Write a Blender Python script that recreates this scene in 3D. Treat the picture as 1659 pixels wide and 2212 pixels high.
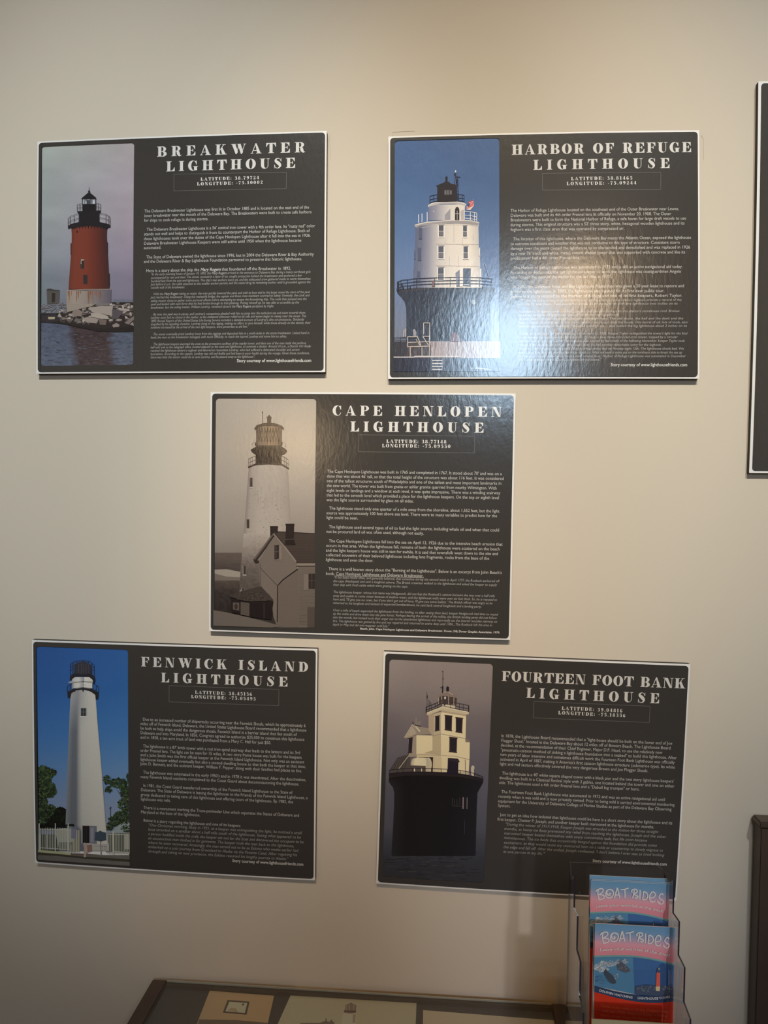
import bpy, bmesh, math, random
import numpy as np
from mathutils import Matrix, Vector

for o in list(bpy.data.objects):
    bpy.data.objects.remove(o)
SC = bpy.context.scene
COL = SC.collection

# ------------------------------------------------------------------ camera
IW, IH, F = 1659.0, 2212.0, 1700.0
CD, CZ = 1.314, 1.60                       # distance to the wall, eye height
RX, RY, RZ = -0.0331, 0.0725, 0.0140       # small pitch, yaw, roll
KD = -0.0377                               # slight bow of the printed boards


def rot3(rx, ry, rz):
    cx, sx, cy, sy, cz, sz = math.cos(rx), math.sin(rx), math.cos(ry), math.sin(ry), math.cos(rz), math.sin(rz)
    return (np.array([[cz, -sz, 0], [sz, cz, 0], [0, 0, 1]]) @ np.array([[cy, 0, sy], [0, 1, 0], [-sy, 0, cy]])
            @ np.array([[1, 0, 0], [0, cx, -sx], [0, sx, cx]]))


MC = np.array([[1, 0, 0], [0, 0, -1], [0, 1, 0]]) @ rot3(RX, RY, RZ)
cam_data = bpy.data.cameras.new('camera')
cam = bpy.data.objects.new('camera', cam_data)
COL.objects.link(cam)
mw = Matrix([list(MC[0]) + [0.0], list(MC[1]) + [-CD], list(MC[2]) + [CZ], [0, 0, 0, 1]])
cam.matrix_world = mw
cam_data.sensor_fit = 'VERTICAL'
cam_data.sensor_height = 24.0
cam_data.lens = 24.0 * F / IH
cam_data.clip_start = 0.02
SC.camera = cam

# ------------------------------------------------------------------ world, lights, exposure
world = bpy.data.worlds.new('daylight')
SC.world = world
world.use_nodes = True
world.node_tree.nodes['Background'].inputs[0].default_value = (0.62, 0.74, 1.0, 1)
world.node_tree.nodes['Background'].inputs[1].default_value = 0.5


def spot(name, loc, aim, power, color, size, blend, radius):
    l = bpy.data.lights.new(name, 'SPOT')
    l.energy, l.color, l.spot_size, l.spot_blend, l.shadow_soft_size = power, color, math.radians(size), blend, radius
    o = bpy.data.objects.new(name, l)
    o.location = loc
    o.rotation_euler = (Vector(aim) - Vector(loc)).to_track_quat('-Z', 'Y').to_euler()
    COL.objects.link(o)
    return o


def area(name, loc, aim, power, color, sx, sy):
    l = bpy.data.lights.new(name, 'AREA')
    l.energy, l.color, l.shape, l.size, l.size_y = power, color, 'RECTANGLE', sx, sy
    o = bpy.data.objects.new(name, l)
    o.location = loc
    o.rotation_euler = (Vector(aim) - Vector(loc)).to_track_quat('-Z', 'Y').to_euler()
    COL.objects.link(o)
    return o


spot('added_spot_left', (-0.55, -3.40, 4.70), (-0.54, 0, 1.79), 590, (0.95, 1.0, 0.97), 20, 1.0, 0.10)  # unseen spot, added to brighten the left of the wall
spot('added_spot_centre', (0.30, -3.40, 4.70), (0.12, 0, 1.83), 540, (1.0, 0.83, 0.58), 18.8, 1.0, 0.10)  # added spot out of view, shapes the bright middle of the wall
spot('added_spot_right', (1.20, -3.40, 4.70), (0.62, 0, 1.80), 430, (0.88, 0.96, 0.98), 20.5, 1.0, 0.10)  # another unseen spot, added to lift the wall on the right
spot('added_spot_leaflets', (0.80, -4.60, 2.25), (0.25, -0.3, 0.99), 150, (0.97, 0.97, 1.0), 8.5, 1.0, 0.07)  # narrow unseen spot added to brighten leaflets and throw the holder's shadow
spot('added_spot_warm', (-0.20, -3.40, 4.70), (-0.09, 0, 1.08), 125, (1.0, 0.44, 0.03), 14, 1.0, 0.06)  # unseen spot added for the warm tint low between the boards
area('window_daylight', (0.50, -4.93, 2.72), (0.50, 0, 2.2), 27, (0.56, 0.78, 1.0), 0.56, 0.74)

vs = SC.view_settings
SC.display_settings.display_device = 'sRGB'
vs.view_transform = 'Standard'
vs.look = 'None'
vs.gamma = 1.0
vs.use_curve_mapping = False
vs.exposure = 0.03

# ------------------------------------------------------------------ maths helpers


def ray(px, py):
    px, py = np.asarray(px, float), np.asarray(py, float)
    d = np.stack([(px - IW / 2) / F, -(py - IH / 2) / F, -np.ones_like(px)], -1)
    return d @ MC.T


def on_y(px, py, y):
    """world X, Z where the sight line meets the upright plane Y = y"""
    d = ray(px, py)
    t = (y + CD) / d[..., 1]
    return t * d[..., 0], CZ + t * d[..., 2]


def on_z(px, py, z):
    d = ray(px, py)
    t = (z - CZ) / d[..., 2]
    return t * d[..., 0], -CD + t * d[..., 1]


def dist(p):
    c = np.array([IW / 2, IH / 2])
    q = np.asarray(p, float) - c
    return c + q * (1 + KD * (q ** 2).sum(-1, keepdims=True) / 1382.0 ** 2)


def undist(p):
    c = np.array([IW / 2, IH / 2])
    q0 = np.asarray(p, float) - c
    q = q0.copy()
    for _ in range(12):
        q = q0 / (1 + KD * (q ** 2).sum(-1, keepdims=True) / 1382.0 ** 2)
    return c + q


def homog(src, dst):
    A = []
    for (x, y), (u, v) in zip(src, dst):
        A.append([x, y, 1, 0, 0, 0, -u * x, -u * y, -u])
        A.append([0, 0, 0, x, y, 1, -v * x, -v * y, -v])
    return np.linalg.svd(np.array(A, float))[2][-1].reshape(3, 3)


def happly(H, p):
    p = np.asarray(p, float)
    q = np.concatenate([p, np.ones(p.shape[:-1] + (1,))], -1) @ H.T
    return q[..., :2] / q[..., 2:3]


def lin(c):
    c = np.asarray(c, float) / 255.0
    return np.where(c <= 0.04045, c / 12.92, ((c + 0.055) / 1.055) ** 2.4)


# ------------------------------------------------------------------ object helpers


def link(o, parent=None):
    COL.objects.link(o)
    if parent is not None:
        o.parent = parent
    return o


def empty(name, loc, label=None, cat=None, group=None):
    o = bpy.data.objects.new(name, None)
    o.empty_display_size = 0.05
    o.location = loc
    link(o)
    if label:
        o['label'], o['category'] = label, cat
    if group:
        o['group'] = group
    return o


def mesh_obj(name, verts, faces, mat, parent=None, cols=None, smooth=False):
    me = bpy.data.meshes.new(name)
    me.from_pydata([tuple(map(float, v)) for v in verts], [], [tuple(f) for f in faces])
    if cols is not None:
        a = me.color_attributes.new('Col', 'FLOAT_COLOR', 'POINT')
        c = np.ones((len(verts), 4), np.float32)
        c[:, :3] = cols
        a.data.foreach_set('color', c.ravel())
    for m in (mat if isinstance(mat, (list, tuple)) else [mat]):
        me.materials.append(m)
    if smooth:
        for p in me.polygons:
            p.use_smooth = True
    me.update()
    return link(bpy.data.objects.new(name, me), parent)


def bm_obj(name, bm, mat, parent=None, smooth=False):
    bmesh.ops.recalc_face_normals(bm, faces=bm.faces)
    me = bpy.data.meshes.new(name)
    bm.to_mesh(me)
    bm.free()
    for m in (mat if isinstance(mat, (list, tuple)) else [mat]):
        me.materials.append(m)
    if smooth:
        for p in me.polygons:
            p.use_smooth = True
    return link(bpy.data.objects.new(name, me), parent)


def add_box(bm, x0, x1, y0, y1, z0, z1, bevel=0.0):
    b = bmesh.new()
    bmesh.ops.create_cube(b, size=1)
    for v in b.verts:
        v.co = Vector(((x0 + x1) / 2 + v.co.x * (x1 - x0), (y0 + y1) / 2 + v.co.y * (y1 - y0), (z0 + z1) / 2 + v.co.z * (z1 - z0)))
    if bevel:
        bmesh.ops.bevel(b, geom=list(b.edges), offset=bevel, segments=2, affect='EDGES')
    me = bpy.data.meshes.new('tmp')
    b.to_mesh(me)
    b.free()
    bm.from_mesh(me)
    bpy.data.meshes.remove(me)


def box(name, x0, x1, y0, y1, z0, z1, mat, parent=None, bevel=0.0):
    bm = bmesh.new()
    add_box(bm, x0, x1, y0, y1, z0, z1, bevel)
    return bm_obj(name, bm, mat, parent)


def prism_xz(bm, pts, y0, y1):
    """closed outline in X,Z extruded from y0 to y1"""
    a = [bm.verts.new((p[0], y0, p[1])) for p in pts]
    b = [bm.verts.new((p[0], y1, p[1])) for p in pts]
    bm.faces.new(a)
    bm.faces.new(list(reversed(b)))
    n = len(pts)
    for i in range(n):
        j = (i + 1) % n
        f = bm.faces.new([a[j], a[i], b[i], b[j]])
        f.material_index = 1
    return bm


# ------------------------------------------------------------------ materials


def mat_base(name):
    m = bpy.data.materials.new(name)
    m.use_nodes = True
    return m, m.node_tree, m.node_tree.nodes['Principled BSDF']


def simple(name, col, rough=0.6, bump=0.0, bscale=200.0, var=0.0, vscale=8.0, spec=0.5, metal=0.0, emit=None, estr=0.0):
    m, nt, p = mat_base(name)
    p.inputs['Base Color'].default_value = (*col, 1)
    p.inputs['Roughness'].default_value = rough
    p.inputs['Specular IOR Level'].default_value = spec
    p.inputs['Metallic'].default_value = metal
    tc = nt.nodes.new('ShaderNodeTexCoord')
    if var:
        n = nt.nodes.new('ShaderNodeTexNoise')
        n.inputs['Scale'].default_value = vscale
        n.inputs['Detail'].default_value = 5
        mx = nt.nodes.new('ShaderNodeMix')
        mx.data_type = 'RGBA'
        mx.inputs[6].default_value = (*[c * (1 - var) for c in col], 1)
        mx.inputs[7].default_value = (*[min(1, c * (1 + var)) for c in col], 1)
        nt.links.new(tc.outputs['Object'], n.inputs['Vector'])
        nt.links.new(n.outputs['Fac'], mx.inputs[0])
        nt.links.new(mx.outputs[2], p.inputs['Base Color'])
    if bump:
        n = nt.nodes.new('ShaderNodeTexNoise')
        n.inputs['Scale'].default_value = bscale
        n.inputs['Detail'].default_value = 3
        b = nt.nodes.new('ShaderNodeBump')
        b.inputs['Strength'].default_value = bump
        b.inputs['Distance'].default_value = 0.001
        nt.links.new(tc.outputs['Object'], n.inputs['Vector'])
        nt.links.new(n.outputs['Fac'], b.inputs['Height'])
        nt.links.new(b.outputs[0], p.inputs['Normal'])
    if emit:
        p.inputs['Emission Color'].default_value = (*emit, 1)
        p.inputs['Emission Strength'].default_value = estr
    return m


def print_mat(name, rough, grain, peel):
    """ink on laminated sheet: colour from the mesh, grain, orange-peel relief"""
    m, nt, p = mat_base(name)
    at = nt.nodes.new('ShaderNodeAttribute')
    at.attribute_name = 'Col'
    tc = nt.nodes.new('ShaderNodeTexCoord')
    n = nt.nodes.new('ShaderNodeTexNoise')
    n.inputs['Scale'].default_value = 900
    n.inputs['Detail'].default_value = 2
    mr = nt.nodes.new('ShaderNodeMapRange')
    mr.inputs['To Min'].default_value = 1 - grain
    mr.inputs['To Max'].default_value = 1 + grain
    mul = nt.nodes.new('ShaderNodeVectorMath')
    mul.operation = 'SCALE'
    nt.links.new(tc.outputs['Object'], n.inputs['Vector'])
    nt.links.new(n.outputs['Fac'], mr.inputs['Value'])
    nt.links.new(at.outputs['Color'], mul.inputs[0])
    nt.links.new(mr.outputs[0], mul.inputs['Scale'])
    nt.links.new(mul.outputs[0], p.inputs['Base Color'])
    p.inputs['Roughness'].default_value = rough
    p.inputs['Specular IOR Level'].default_value = 1.0 if peel else 0.5
    if peel:
        mp = nt.nodes.new('ShaderNodeMapping')
        mp.inputs['Scale'].default_value = (1.6, 1, 0.7)
        n2 = nt.nodes.new('ShaderNodeTexNoise')
        n2.inputs['Scale'].default_value = 130
        n2.inputs['Detail'].default_value = 4
        b = nt.nodes.new('ShaderNodeBump')
        b.inputs['Strength'].default_value = 1.0
        b.inputs['Distance'].default_value = peel
        nt.links.new(tc.outputs['Object'], mp.inputs['Vector'])
        nt.links.new(mp.outputs[0], n2.inputs['Vector'])
        nt.links.new(n2.outputs['Fac'], b.inputs['Height'])
        nt.links.new(b.outputs[0], p.inputs['Normal'])
    return m


def clear_mat(name, tint, refl):
    m = bpy.data.materials.new(name)
    m.use_nodes = True
    nt = m.node_tree
    nt.nodes.clear()
    out = nt.nodes.new('ShaderNodeOutputMaterial')
    tr = nt.nodes.new('ShaderNodeBsdfTransparent')
    tr.inputs[0].default_value = (*tint, 1)
    gl = nt.nodes.new('ShaderNodeBsdfGlossy')
    gl.inputs['Roughness'].default_value = 0.03
    fr = nt.nodes.new('ShaderNodeFresnel')
    fr.inputs[0].default_value = refl
    mx = nt.nodes.new('ShaderNodeMixShader')
    geo = nt.nodes.new('ShaderNodeNewGeometry')
    io = nt.nodes.new('ShaderNodeMapRange')
    io.inputs['To Min'].default_value = refl
    io.inputs['To Max'].default_value = 1 / refl
    nt.links.new(geo.outputs['Backfacing'], io.inputs['Value'])
    nt.links.new(io.outputs[0], fr.inputs[0])
    nt.links.new(fr.outputs[0], mx.inputs[0])
    nt.links.new(tr.outputs[0], mx.inputs[1])
    nt.links.new(gl.outputs[0], mx.inputs[2])
    nt.links.new(mx.outputs[0], out.inputs[0])
    return m


M_WALL = simple('painted_plaster', (0.62, 0.555, 0.47), 0.75, bump=0.07, bscale=420, var=0.015, vscale=3.0, spec=0.25)
M_REAR = simple('brown_rear_wall', (0.20, 0.16, 0.12), 0.7, var=0.2, vscale=5)
M_CEIL = simple('ceiling_paint', (0.72, 0.69, 0.63), 0.85)
M_FLOOR = simple('floor_boards', (0.16, 0.10, 0.06), 0.5, var=0.3, vscale=6)
M_CORE = simple('black_foam_core', (0.012, 0.010, 0.010), 0.6)
M_SHEET = simple('white_laminate', (0.80, 0.79, 0.79), 0.30, bump=0.12, bscale=130)
M_PRINT = print_mat('laminated_print', 0.155, 0.10, 0.00013)
M_CARD = print_mat('glossy_leaflet_print', 0.35, 0.10, 0.0)
M_PAPER = print_mat('paper_print', 0.7, 0.05, 0.0)
M_WOOD = simple('dark_brown_wood', (0.075, 0.050, 0.038), 0.45, var=0.35, vscale=14)
M_BACK = simple('dark_case_lining', (0.105, 0.092, 0.095), 0.8)
M_GLASS = clear_mat('case_glass', (0.94, 0.96, 0.95), 1.45)
M_RIM = simple('glass_edge_highlight', (0.42, 0.40, 0.35), 0.3)  # highlight along the glass edge put into the base colour
M_ACR = clear_mat('clear_acrylic', (0.985, 0.98, 0.99), 1.3)
M_ACE = simple('dark_acrylic_edge', (0.03, 0.025, 0.04), 0.15)
M_FRAME = simple('window_frame_paint', (0.7, 0.7, 0.68), 0.5)
M_SHADE = simple('lit_lamp_shade', (0.8, 0.6, 0.35), 0.6, emit=(1.0, 0.70, 0.40), estr=16.0)
M_SHADE2 = simple('dim_lamp_shade', (0.8, 0.6, 0.35), 0.6, emit=(1.0, 0.72, 0.42), estr=5.0)
M_BRASS = simple('aged_brass', (0.35, 0.24, 0.10), 0.35, metal=1.0)
M_PENCIL = simple('pencil_mark', (0.40, 0.35, 0.27), 0.8)

# ------------------------------------------------------------------ the room
RXL, RXR, RYB, RZT = -2.3, 2.3, -5.0, 4.90


def structure(o):
    o['kind'] = 'structure'
    return o


wall_front = structure(box('wall_front', RXL, RXR, 0.0, 0.12, 0, RZT, M_WALL))
structure(box('wall_left', RXL - 0.12, RXL, RYB, 0.12, 0, RZT, M_WALL))
structure(box('wall_right', RXR, RXR + 0.12, RYB, 0.12, 0, RZT, M_WALL))
structure(box('floor', RXL - 0.12, RXR + 0.12, RYB - 0.12, 0.12, -0.1, 0, M_FLOOR))
structure(box('ceiling', RXL - 0.12, RXR + 0.12, RYB - 0.12, 0.12, RZT, RZT + 0.1, M_CEIL))
WX0, WX1, WZ0, WZ1 = 0.18, 0.82, 2.31, 3.13
bm = bmesh.new()
add_box(bm, RXL - 0.12, WX0, RYB - 0.12, RYB, 0, RZT)
add_box(bm, WX1, RXR + 0.12, RYB - 0.12, RYB, 0, RZT)
add_box(bm, WX0, WX1, RYB - 0.12, RYB, 0, WZ0)
add_box(bm, WX0, WX1, RYB - 0.12, RYB, WZ1, RZT)
structure(bm_obj('wall_rear', bm, M_REAR))
win = structure(box('window_1', WX0, WX1, RYB - 0.075, RYB - 0.070, WZ0, WZ1, M_GLASS))
fr = bmesh.new()
for a in ((WX0 - .03, WX0 + .01, WZ0 - .03, WZ1 + .03), (WX1 - .01, WX1 + .03, WZ0 - .03, WZ1 + .03),
          (WX0, WX1, WZ0 - .03, WZ0 + .01), (WX0, WX1, WZ1 - .01, WZ1 + .03)):
    add_box(fr, a[0], a[1], RYB - .002, RYB + .02, a[2], a[3])
bm_obj('window_frame', fr, M_FRAME, win)

for pts in (((848, 297), (848.5, 285.5), (896, 283.5)), ((1514, 292), (1519, 300), (1519.5, 345)), ((712, 290), (714, 345))):
    for (a, b) in zip(pts[:-1], pts[1:]):
        X, Z = on_y([a[0], b[0]], [a[1], b[1]], 0.0)
        d = np.array([X[1] - X[0], Z[1] - Z[0]])
        n = np.array([-d[1], d[0]]) / np.linalg.norm(d) * 0.00018
        v = [(X[0] + n[0], -0.0003, Z[0] + n[1]), (X[1] + n[0], -0.0003, Z[1] + n[1]), (X[1] - n[0], -0.0003, Z[1] - n[1]), (X[0] - n[0], -0.0003, Z[0] - n[1])]
        mesh_obj('pencil_line', v, [(0, 1, 2, 3)], M_PENCIL, wall_front)

# ------------------------------------------------------------------ flat print: vector art on a plane


class Art:
    """flat coloured shapes; to_local maps picture points to plane coordinates (a, b); place makes 3-D vertices"""

    def __init__(s, to_local, place, gain, step=1e-5, base=1e-5):
        s.to_local, s.place, s.gain, s.step, s.off = to_local, place, gain, step, base
        s.V, s.Fc, s.C, s.n = [], [], [], 0
        s.ox = s.oy = 0.0
        s.s = 1.0

    def crop(s, ox, oy, sc):
        s.ox, s.oy, s.s = ox, oy, sc
        return s

    def col(s, c):
        return np.clip(lin(c) * s.gain, 0, 0.88)

    def add(s, pts, faces, cols, raw=False):
        pts = np.asarray(pts, float).reshape(-1, 2)
        if not raw:
            pts = pts / s.s + np.array([s.ox, s.oy])
            pts = s.to_local(pts)
        c = np.asarray(cols, float)
        if c.ndim == 1:
            c = np.tile(c, (len(pts), 1))
        s.V.append(s.place(pts, s.off))
        s.C.append(s.col(c))
        s.Fc += [tuple(i + s.n for i in f) for f in faces]
        s.n += len(pts)
        s.off += s.step

    def poly(s, pts, c):
        s.add(pts, [tuple(range(len(pts)))], c)

    def many(s, polys, cols):
        """many small shapes on one layer, later ones a hair nearer"""
        o = s.off
        for i, (p, c) in enumerate(zip(polys, cols)):
            s.off = o + i * s.step * min(0.4, 30.0 / len(polys))
            s.add(p, [tuple(range(len(p)))], c)
        s.off = o + s.step * (min(0.4, 30.0 / len(polys)) * len(polys) + 1)

    def rect(s, x0, y0, x1, y1, c):
        s.poly([(x0, y0), (x1, y0), (x1, y1), (x0, y1)], c)

    def line(s, pts, w, c, ws=None):
        p = np.asarray(pts, float)
        d = np.gradient(p, axis=0)
        d /= np.linalg.norm(d, axis=1, keepdims=True) + 1e-9
        n = np.stack([-d[:, 1], d[:, 0]], 1) * (w / 2 if ws is None else np.asarray(ws)[:, None] / 2)
        k = len(p)
        s.add(np.concatenate([p + n, p - n]), [(i, i + 1, k + i + 1, k + i) for i in range(k - 1)], c)

    def lines(s, segs, w, c):
        o = s.off
        for i, g in enumerate(segs):
            s.off = o + (i % 6) * s.step * 0.5
            s.line(g, w, c)
        s.off = o + s.step * 3.5

    def ell(s, cx, cy, rx, ry, c, n=20, a0=0, a1=360):
        t = np.radians(np.linspace(a0, a1, n, endpoint=(a1 - a0) < 360))
        s.poly(np.stack([cx + rx * np.cos(t), cy + ry * np.sin(t)], 1), c)

    def field(s, x0, y0, x1, y1, nx, ny, fn, xmap=None):
        X, Y = np.meshgrid(np.linspace(x0, x1, nx), np.linspace(y0, y1, ny))
        c = fn(X, Y)
        if xmap:
            X = xmap(X, Y)
        f = [(j * nx + i, j * nx + i + 1, (j + 1) * nx + i + 1, (j + 1) * nx + i) for j in range(ny - 1) for i in range(nx - 1)]
        s.add(np.stack([X.ravel(), Y.ravel()], 1), f, c.reshape(-1, 3))

    def body(s, prof, stops, tilt=0.0):
        """shape given by (y, x left, x right) with colour stops across"""
        P, C = [], []
        m = len(stops)
        for (y, xl, xr) in prof:
            for t, c in stops:
                P.append((xl + (xr - xl) * t, y + tilt * (t - .5)))
                C.append(c)
        f = [(j * m + i, j * m + i + 1, (j + 1) * m + i + 1, (j + 1) * m + i) for j in range(len(prof) - 1) for i in range(m - 1)]
        s.add(P, f, C)

    def build(s, name, mat, parent):
        return mesh_obj(name, np.concatenate(s.V), s.Fc, mat, parent, np.concatenate(s.C))


def vnoise(X, Y, sx, sy, seed):
    """smooth value noise, period free, -1..1"""
    r = np.random.RandomState(seed)
    g = r.rand(64, 64) * 2 - 1
    x, y = X / sx + 7.3, Y / sy + 3.1
    xi, yi = np.floor(x).astype(int), np.floor(y).astype(int)
    fx, fy = x - xi, y - yi
    fx, fy = fx * fx * (3 - 2 * fx), fy * fy * (3 - 2 * fy)
    a, b = g[yi % 64, xi % 64], g[yi % 64, (xi + 1) % 64]
    c, d = g[(yi + 1) % 64, xi % 64], g[(yi + 1) % 64, (xi + 1) % 64]
    return (a * (1 - fx) + b * fx) * (1 - fy) + (c * (1 - fx) + d * fx) * fy


def vgrad(Y, stops):
    ys = [a[0] for a in stops]
    return np.stack([np.interp(Y, ys, [a[1][k] for a in stops]) for k in range(3)], -1)


# ------------------------------------------------------------------ lettering
_cache = {}


def font_glyph(ch, bold):
    k = (ch, bold)
    if k in _cache:
        return _cache[k]

    def mk(t):
        cu = bpy.data.curves.new('t', 'FONT')
        cu.body = t
        cu.size = 1.0
        cu.resolution_u = 2
        cu.offset = 0.016 if bold else 0.0
        ob = bpy.data.objects.new('t', cu)
        me = bpy.data.meshes.new_from_object(ob)
        v = np.array([(p.co.x, p.co.y) for p in me.vertices]).reshape(-1, 2)
        f = [tuple(p.vertices) for p in me.polygons]
        bpy.data.meshes.remove(me)
        bpy.data.objects.remove(ob)
        bpy.data.curves.remove(cu)
        return v, f
    if ch == ' ':
        a = mk('||')[0][:, 0].max()
        b = mk('| |')[0][:, 0].max()
        r = (np.zeros((0, 2)), [], b - a)
    else:
        v, f = mk(ch)
        a = mk('||')[0][:, 0].max()
        b = mk('|' + ch + '|')[0][:, 0].max()
        r = (v, f, b - a)
    _cache[k] = r
    return r


def _ring(ocx, ocy, orx, ory, icx, irx, iry, a0, a1, n=22):
    t = np.radians(np.linspace(a0, a1, n))
    o = np.stack([ocx + orx * np.cos(t), ocy + ory * np.sin(t)], 1)
    i = np.stack([icx + irx * np.cos(t), ocy + iry * np.sin(t)], 1)
    return np.concatenate([o, i]), [(k, k + 1, n + k + 1, n + k) for k in range(n - 1)]


def _stroke(pts):
    p = np.asarray(pts, float)
    m = (len(p) - 1) * 5 + 1
    t = np.linspace(0, len(p) - 1, m)
    i = np.clip(t.astype(int), 0, len(p) - 2)
    u = (t - i)[:, None]
    P0, P1, P2, P3 = p[np.maximum(i - 1, 0)], p[i], p[i + 1], p[np.minimum(i + 2, len(p) - 1)]
    q = 0.5 * (2 * P1 + (P2 - P0) * u + (2 * P0 - 5 * P1 + 4 * P2 - P3) * u ** 2 + (3 * P1 - P0 - 3 * P2 + P3) * u ** 3)
    d = np.gradient(q[:, :2], axis=0)
    d /= np.linalg.norm(d, axis=1, keepdims=True) + 1e-9
    n = np.stack([-d[:, 1], d[:, 0]], 1) * np.maximum(q[:, 2:3], .02) / 2
    return np.concatenate([q[:, :2] + n, q[:, :2] - n]), [(k, k + 1, m + k + 1, m + k) for k in range(m - 1)]


def _r(x0, y0, x1, y1):
    return np.array([(x0, y0), (x1, y0), (x1, y1), (x0, y1)], float), [(0, 1, 2, 3)]


def _p(*pts):
    return np.array(pts, float), [tuple(range(len(pts)))]


HS, ST = 0.055, 0.30            # hairline, thick stem


def _stem(x, lo=True, hi=True):
    g = [_r(x, 0, x + ST, 1)]
    if lo:
        g.append(_r(x - .11, 0, x + ST + .11, HS))
    if hi:
        g.append(_r(x - .11, 1 - HS, x + ST + .11, 1))
    return g


def _hair(x, lo=True, hi=True):
    g = [_r(x, 0, x + HS, 1)]
    if lo:
        g.append(_r(x - .12, 0, x + HS + .12, HS))
    if hi:
        g.append(_r(x - .12, 1 - HS, x + HS + .12, 1))
    return g


def fat(ch):
    """fat-face capitals, cap height 1; returns shapes and advance"""
    S = _stem(.12)
    if ch == 'I':
        return S, .54
    if ch == 'L':
        return S + [_r(.1, 0, .86, HS), _p((.44, HS), (.80, HS), (.86, HS), (.86, .38), (.81, .38), (.72, .20), (.58, .08))], .88
    if ch in 'EF':
        g = S + [_r(.1, 1 - HS, .86, 1), _p((.48, 1 - HS), (.60, .92), (.72, .82), (.81, .64), (.86, .64), (.86, 1 - HS)),
                 _r(.3, .49, .62, .49 + HS), _p((.46, .515), (.60, .56), (.64, .68), (.68, .68), (.68, .36), (.64, .36), (.60, .47))]
        if ch == 'E':
            g += [_r(.1, 0, .90, HS), _p((.48, HS), (.62, .08), (.76, .18), (.85, .38), (.90, .38), (.90, HS))]
        return g, .92 if ch == 'E' else .88
    if ch == 'T':
        return [_r(.32, 0, .32 + ST, 1), _r(.20, 0, .74, HS), _r(.0, 1 - HS, .94, 1),
                _p((.0, 1), (.0, .62), (.05, .62), (.12, .80), (.22, .90), (.34, 1 - HS)),
                _p((.94, 1), (.94, .62), (.89, .62), (.82, .80), (.72, .90), (.60, 1 - HS))], .94
    if ch == 'H':
        return _stem(.12) + _stem(.68) + [_r(.4, .48, .7, .48 + HS)], 1.10
    if ch == 'U':
        return [_r(.12, .3, .42, 1), _r(.01, 1 - HS, .53, 1), _r(.78, .3, .78 + HS, 1), _r(.66, 1 - HS, .96, 1),
                _ring(.475, .32, .36, .34, .60, .18, .27, 180, 360)], .97
    if ch == 'O':
        return [_ring(.5, .5, .49, .52, .5, .17, .475, 0, 360, 34)], 1.0
    if ch == 'Q':
        return [_ring(.5, .5, .49, .52, .5, .17, .475, 0, 360, 34)], 1.0
    if ch in 'CG':
        g = [_ring(.48, .5, .47, .52, .60, .28, .475, 48, 312, 28),
             _p((.86, 1.0), (.86, .60), (.81, .60), (.74, .82), (.62, .93), (.70, .98), (.81, .93), (.82, 1.0))]
        if ch == 'C':
            g += [_stroke([(.84, .30, .04), (.76, .12, .06), (.62, .01, .06)])]
            return g, .92
        g += [_r(.60, .02, .90, .44), _r(.50, .44 - HS, 1.0, .44)]
        return g, 1.02
    if ch == 'D':
        return [_r(.12, 0, .42, 1), _r(.01, 0, .5, HS), _r(.01, 1 - HS, .5, 1), _ring(.48, .5, .50, .5, .46, .20, .445, -90, 90)], 1.02
    if ch in 'PRB':
        g = [_r(.12, 0, .42, 1), _r(.01, 0, .53, HS), _r(.01, 1 - HS, .55, 1), _r(.4, .47, .56, .47 + HS),
             _ring(.53, .735, .37, .265, .50, .13, .21, -90, 90)]
        if ch == 'P':
            return g, .92
        if ch == 'R':
            return g + [_stroke([(.50, .49, .05), (.64, .40, .26), (.70, .22, .28), (.80, .06, .20), (.92, .02, .06), (1.0, .10, .03)])], 1.04
        return g + [_ring(.55, .25, .41, .27, .52, .14, .20, -90, 90), _r(.4, 0, .56, HS)], .98
    if ch == 'S':
        return [_stroke([(.70, .70, .04), (.62, .90, .05), (.42, .98, .06), (.24, .90, .14), (.20, .74, .24), (.34, .60, .30), (.52, .44, .32),
                         (.62, .26, .24), (.54, .08, .12), (.38, .01, .06), (.18, .09, .05), (.09, .32, .04)]),
                _r(.70, .66, .745, 1.0), _r(.06, 0, .105, .36)], .80
    if ch == 'A':
        return [_p((.08, 0), (.14, 0), (.50, .90), (.46, 1.0)), _p((.44, 1), (.56, 1), (.98, 0), (.64, 0)), _r(.24, .27, .72, .27 + HS),
                _r(.0, 0, .26, HS), _r(.52, 0, 1.06, HS)], 1.06
    if ch == 'K':
        return _stem(.12) + [_p((.36, .38), (.42, .38), (.88, 1), (.80, 1)), _p((.50, .56), (.66, .72), (1.02, 0), (.68, 0)),
                             _r(.66, 1 - HS, 1.0, 1), _r(.58, 0, 1.10, HS)], 1.10
    if ch == 'N':
        return _hair(.14, hi=False) + [_r(.0, 1 - HS, .3, 1)] + [_r(.86, 0, .86 + HS, 1), _r(.74, 1 - HS, 1.04, 1), _p((.12, 1), (.46, 1), (.915, 0), (.70, 0))], 1.05
    if ch == 'W':
        return [_p((.06, 1), (.40, 1), (.66, .2), (.52, 0), (.44, 0)), _p((.44, 0), (.50, 0), (.84, 1), (.78, 1)),
                _p((.60, 1), (.92, 1), (1.16, .2), (1.04, 0), (.96, 0)), _p((.96, 0), (1.02, 0), (1.36, 1), (1.30, 1)),
                _r(0, 1 - HS, .50, 1), _r(1.18, 1 - HS, 1.46, 1)], 1.46
    if ch == ' ':
        return [], .45
    if ch == '.':
        return [_ring(.17, .12, .11, .12, .17, .0, .0, 0, 360, 12)], .34
    if ch == ':':
        return [_ring(.17, .14, .11, .12, .17, .0, .0, 0, 360, 12), _ring(.17, .60, .11, .12, .17, .0, .0, 0, 360, 12)], .40
    if ch == '-':
        return [_r(.05, .36, .36, .50)], .42
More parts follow.
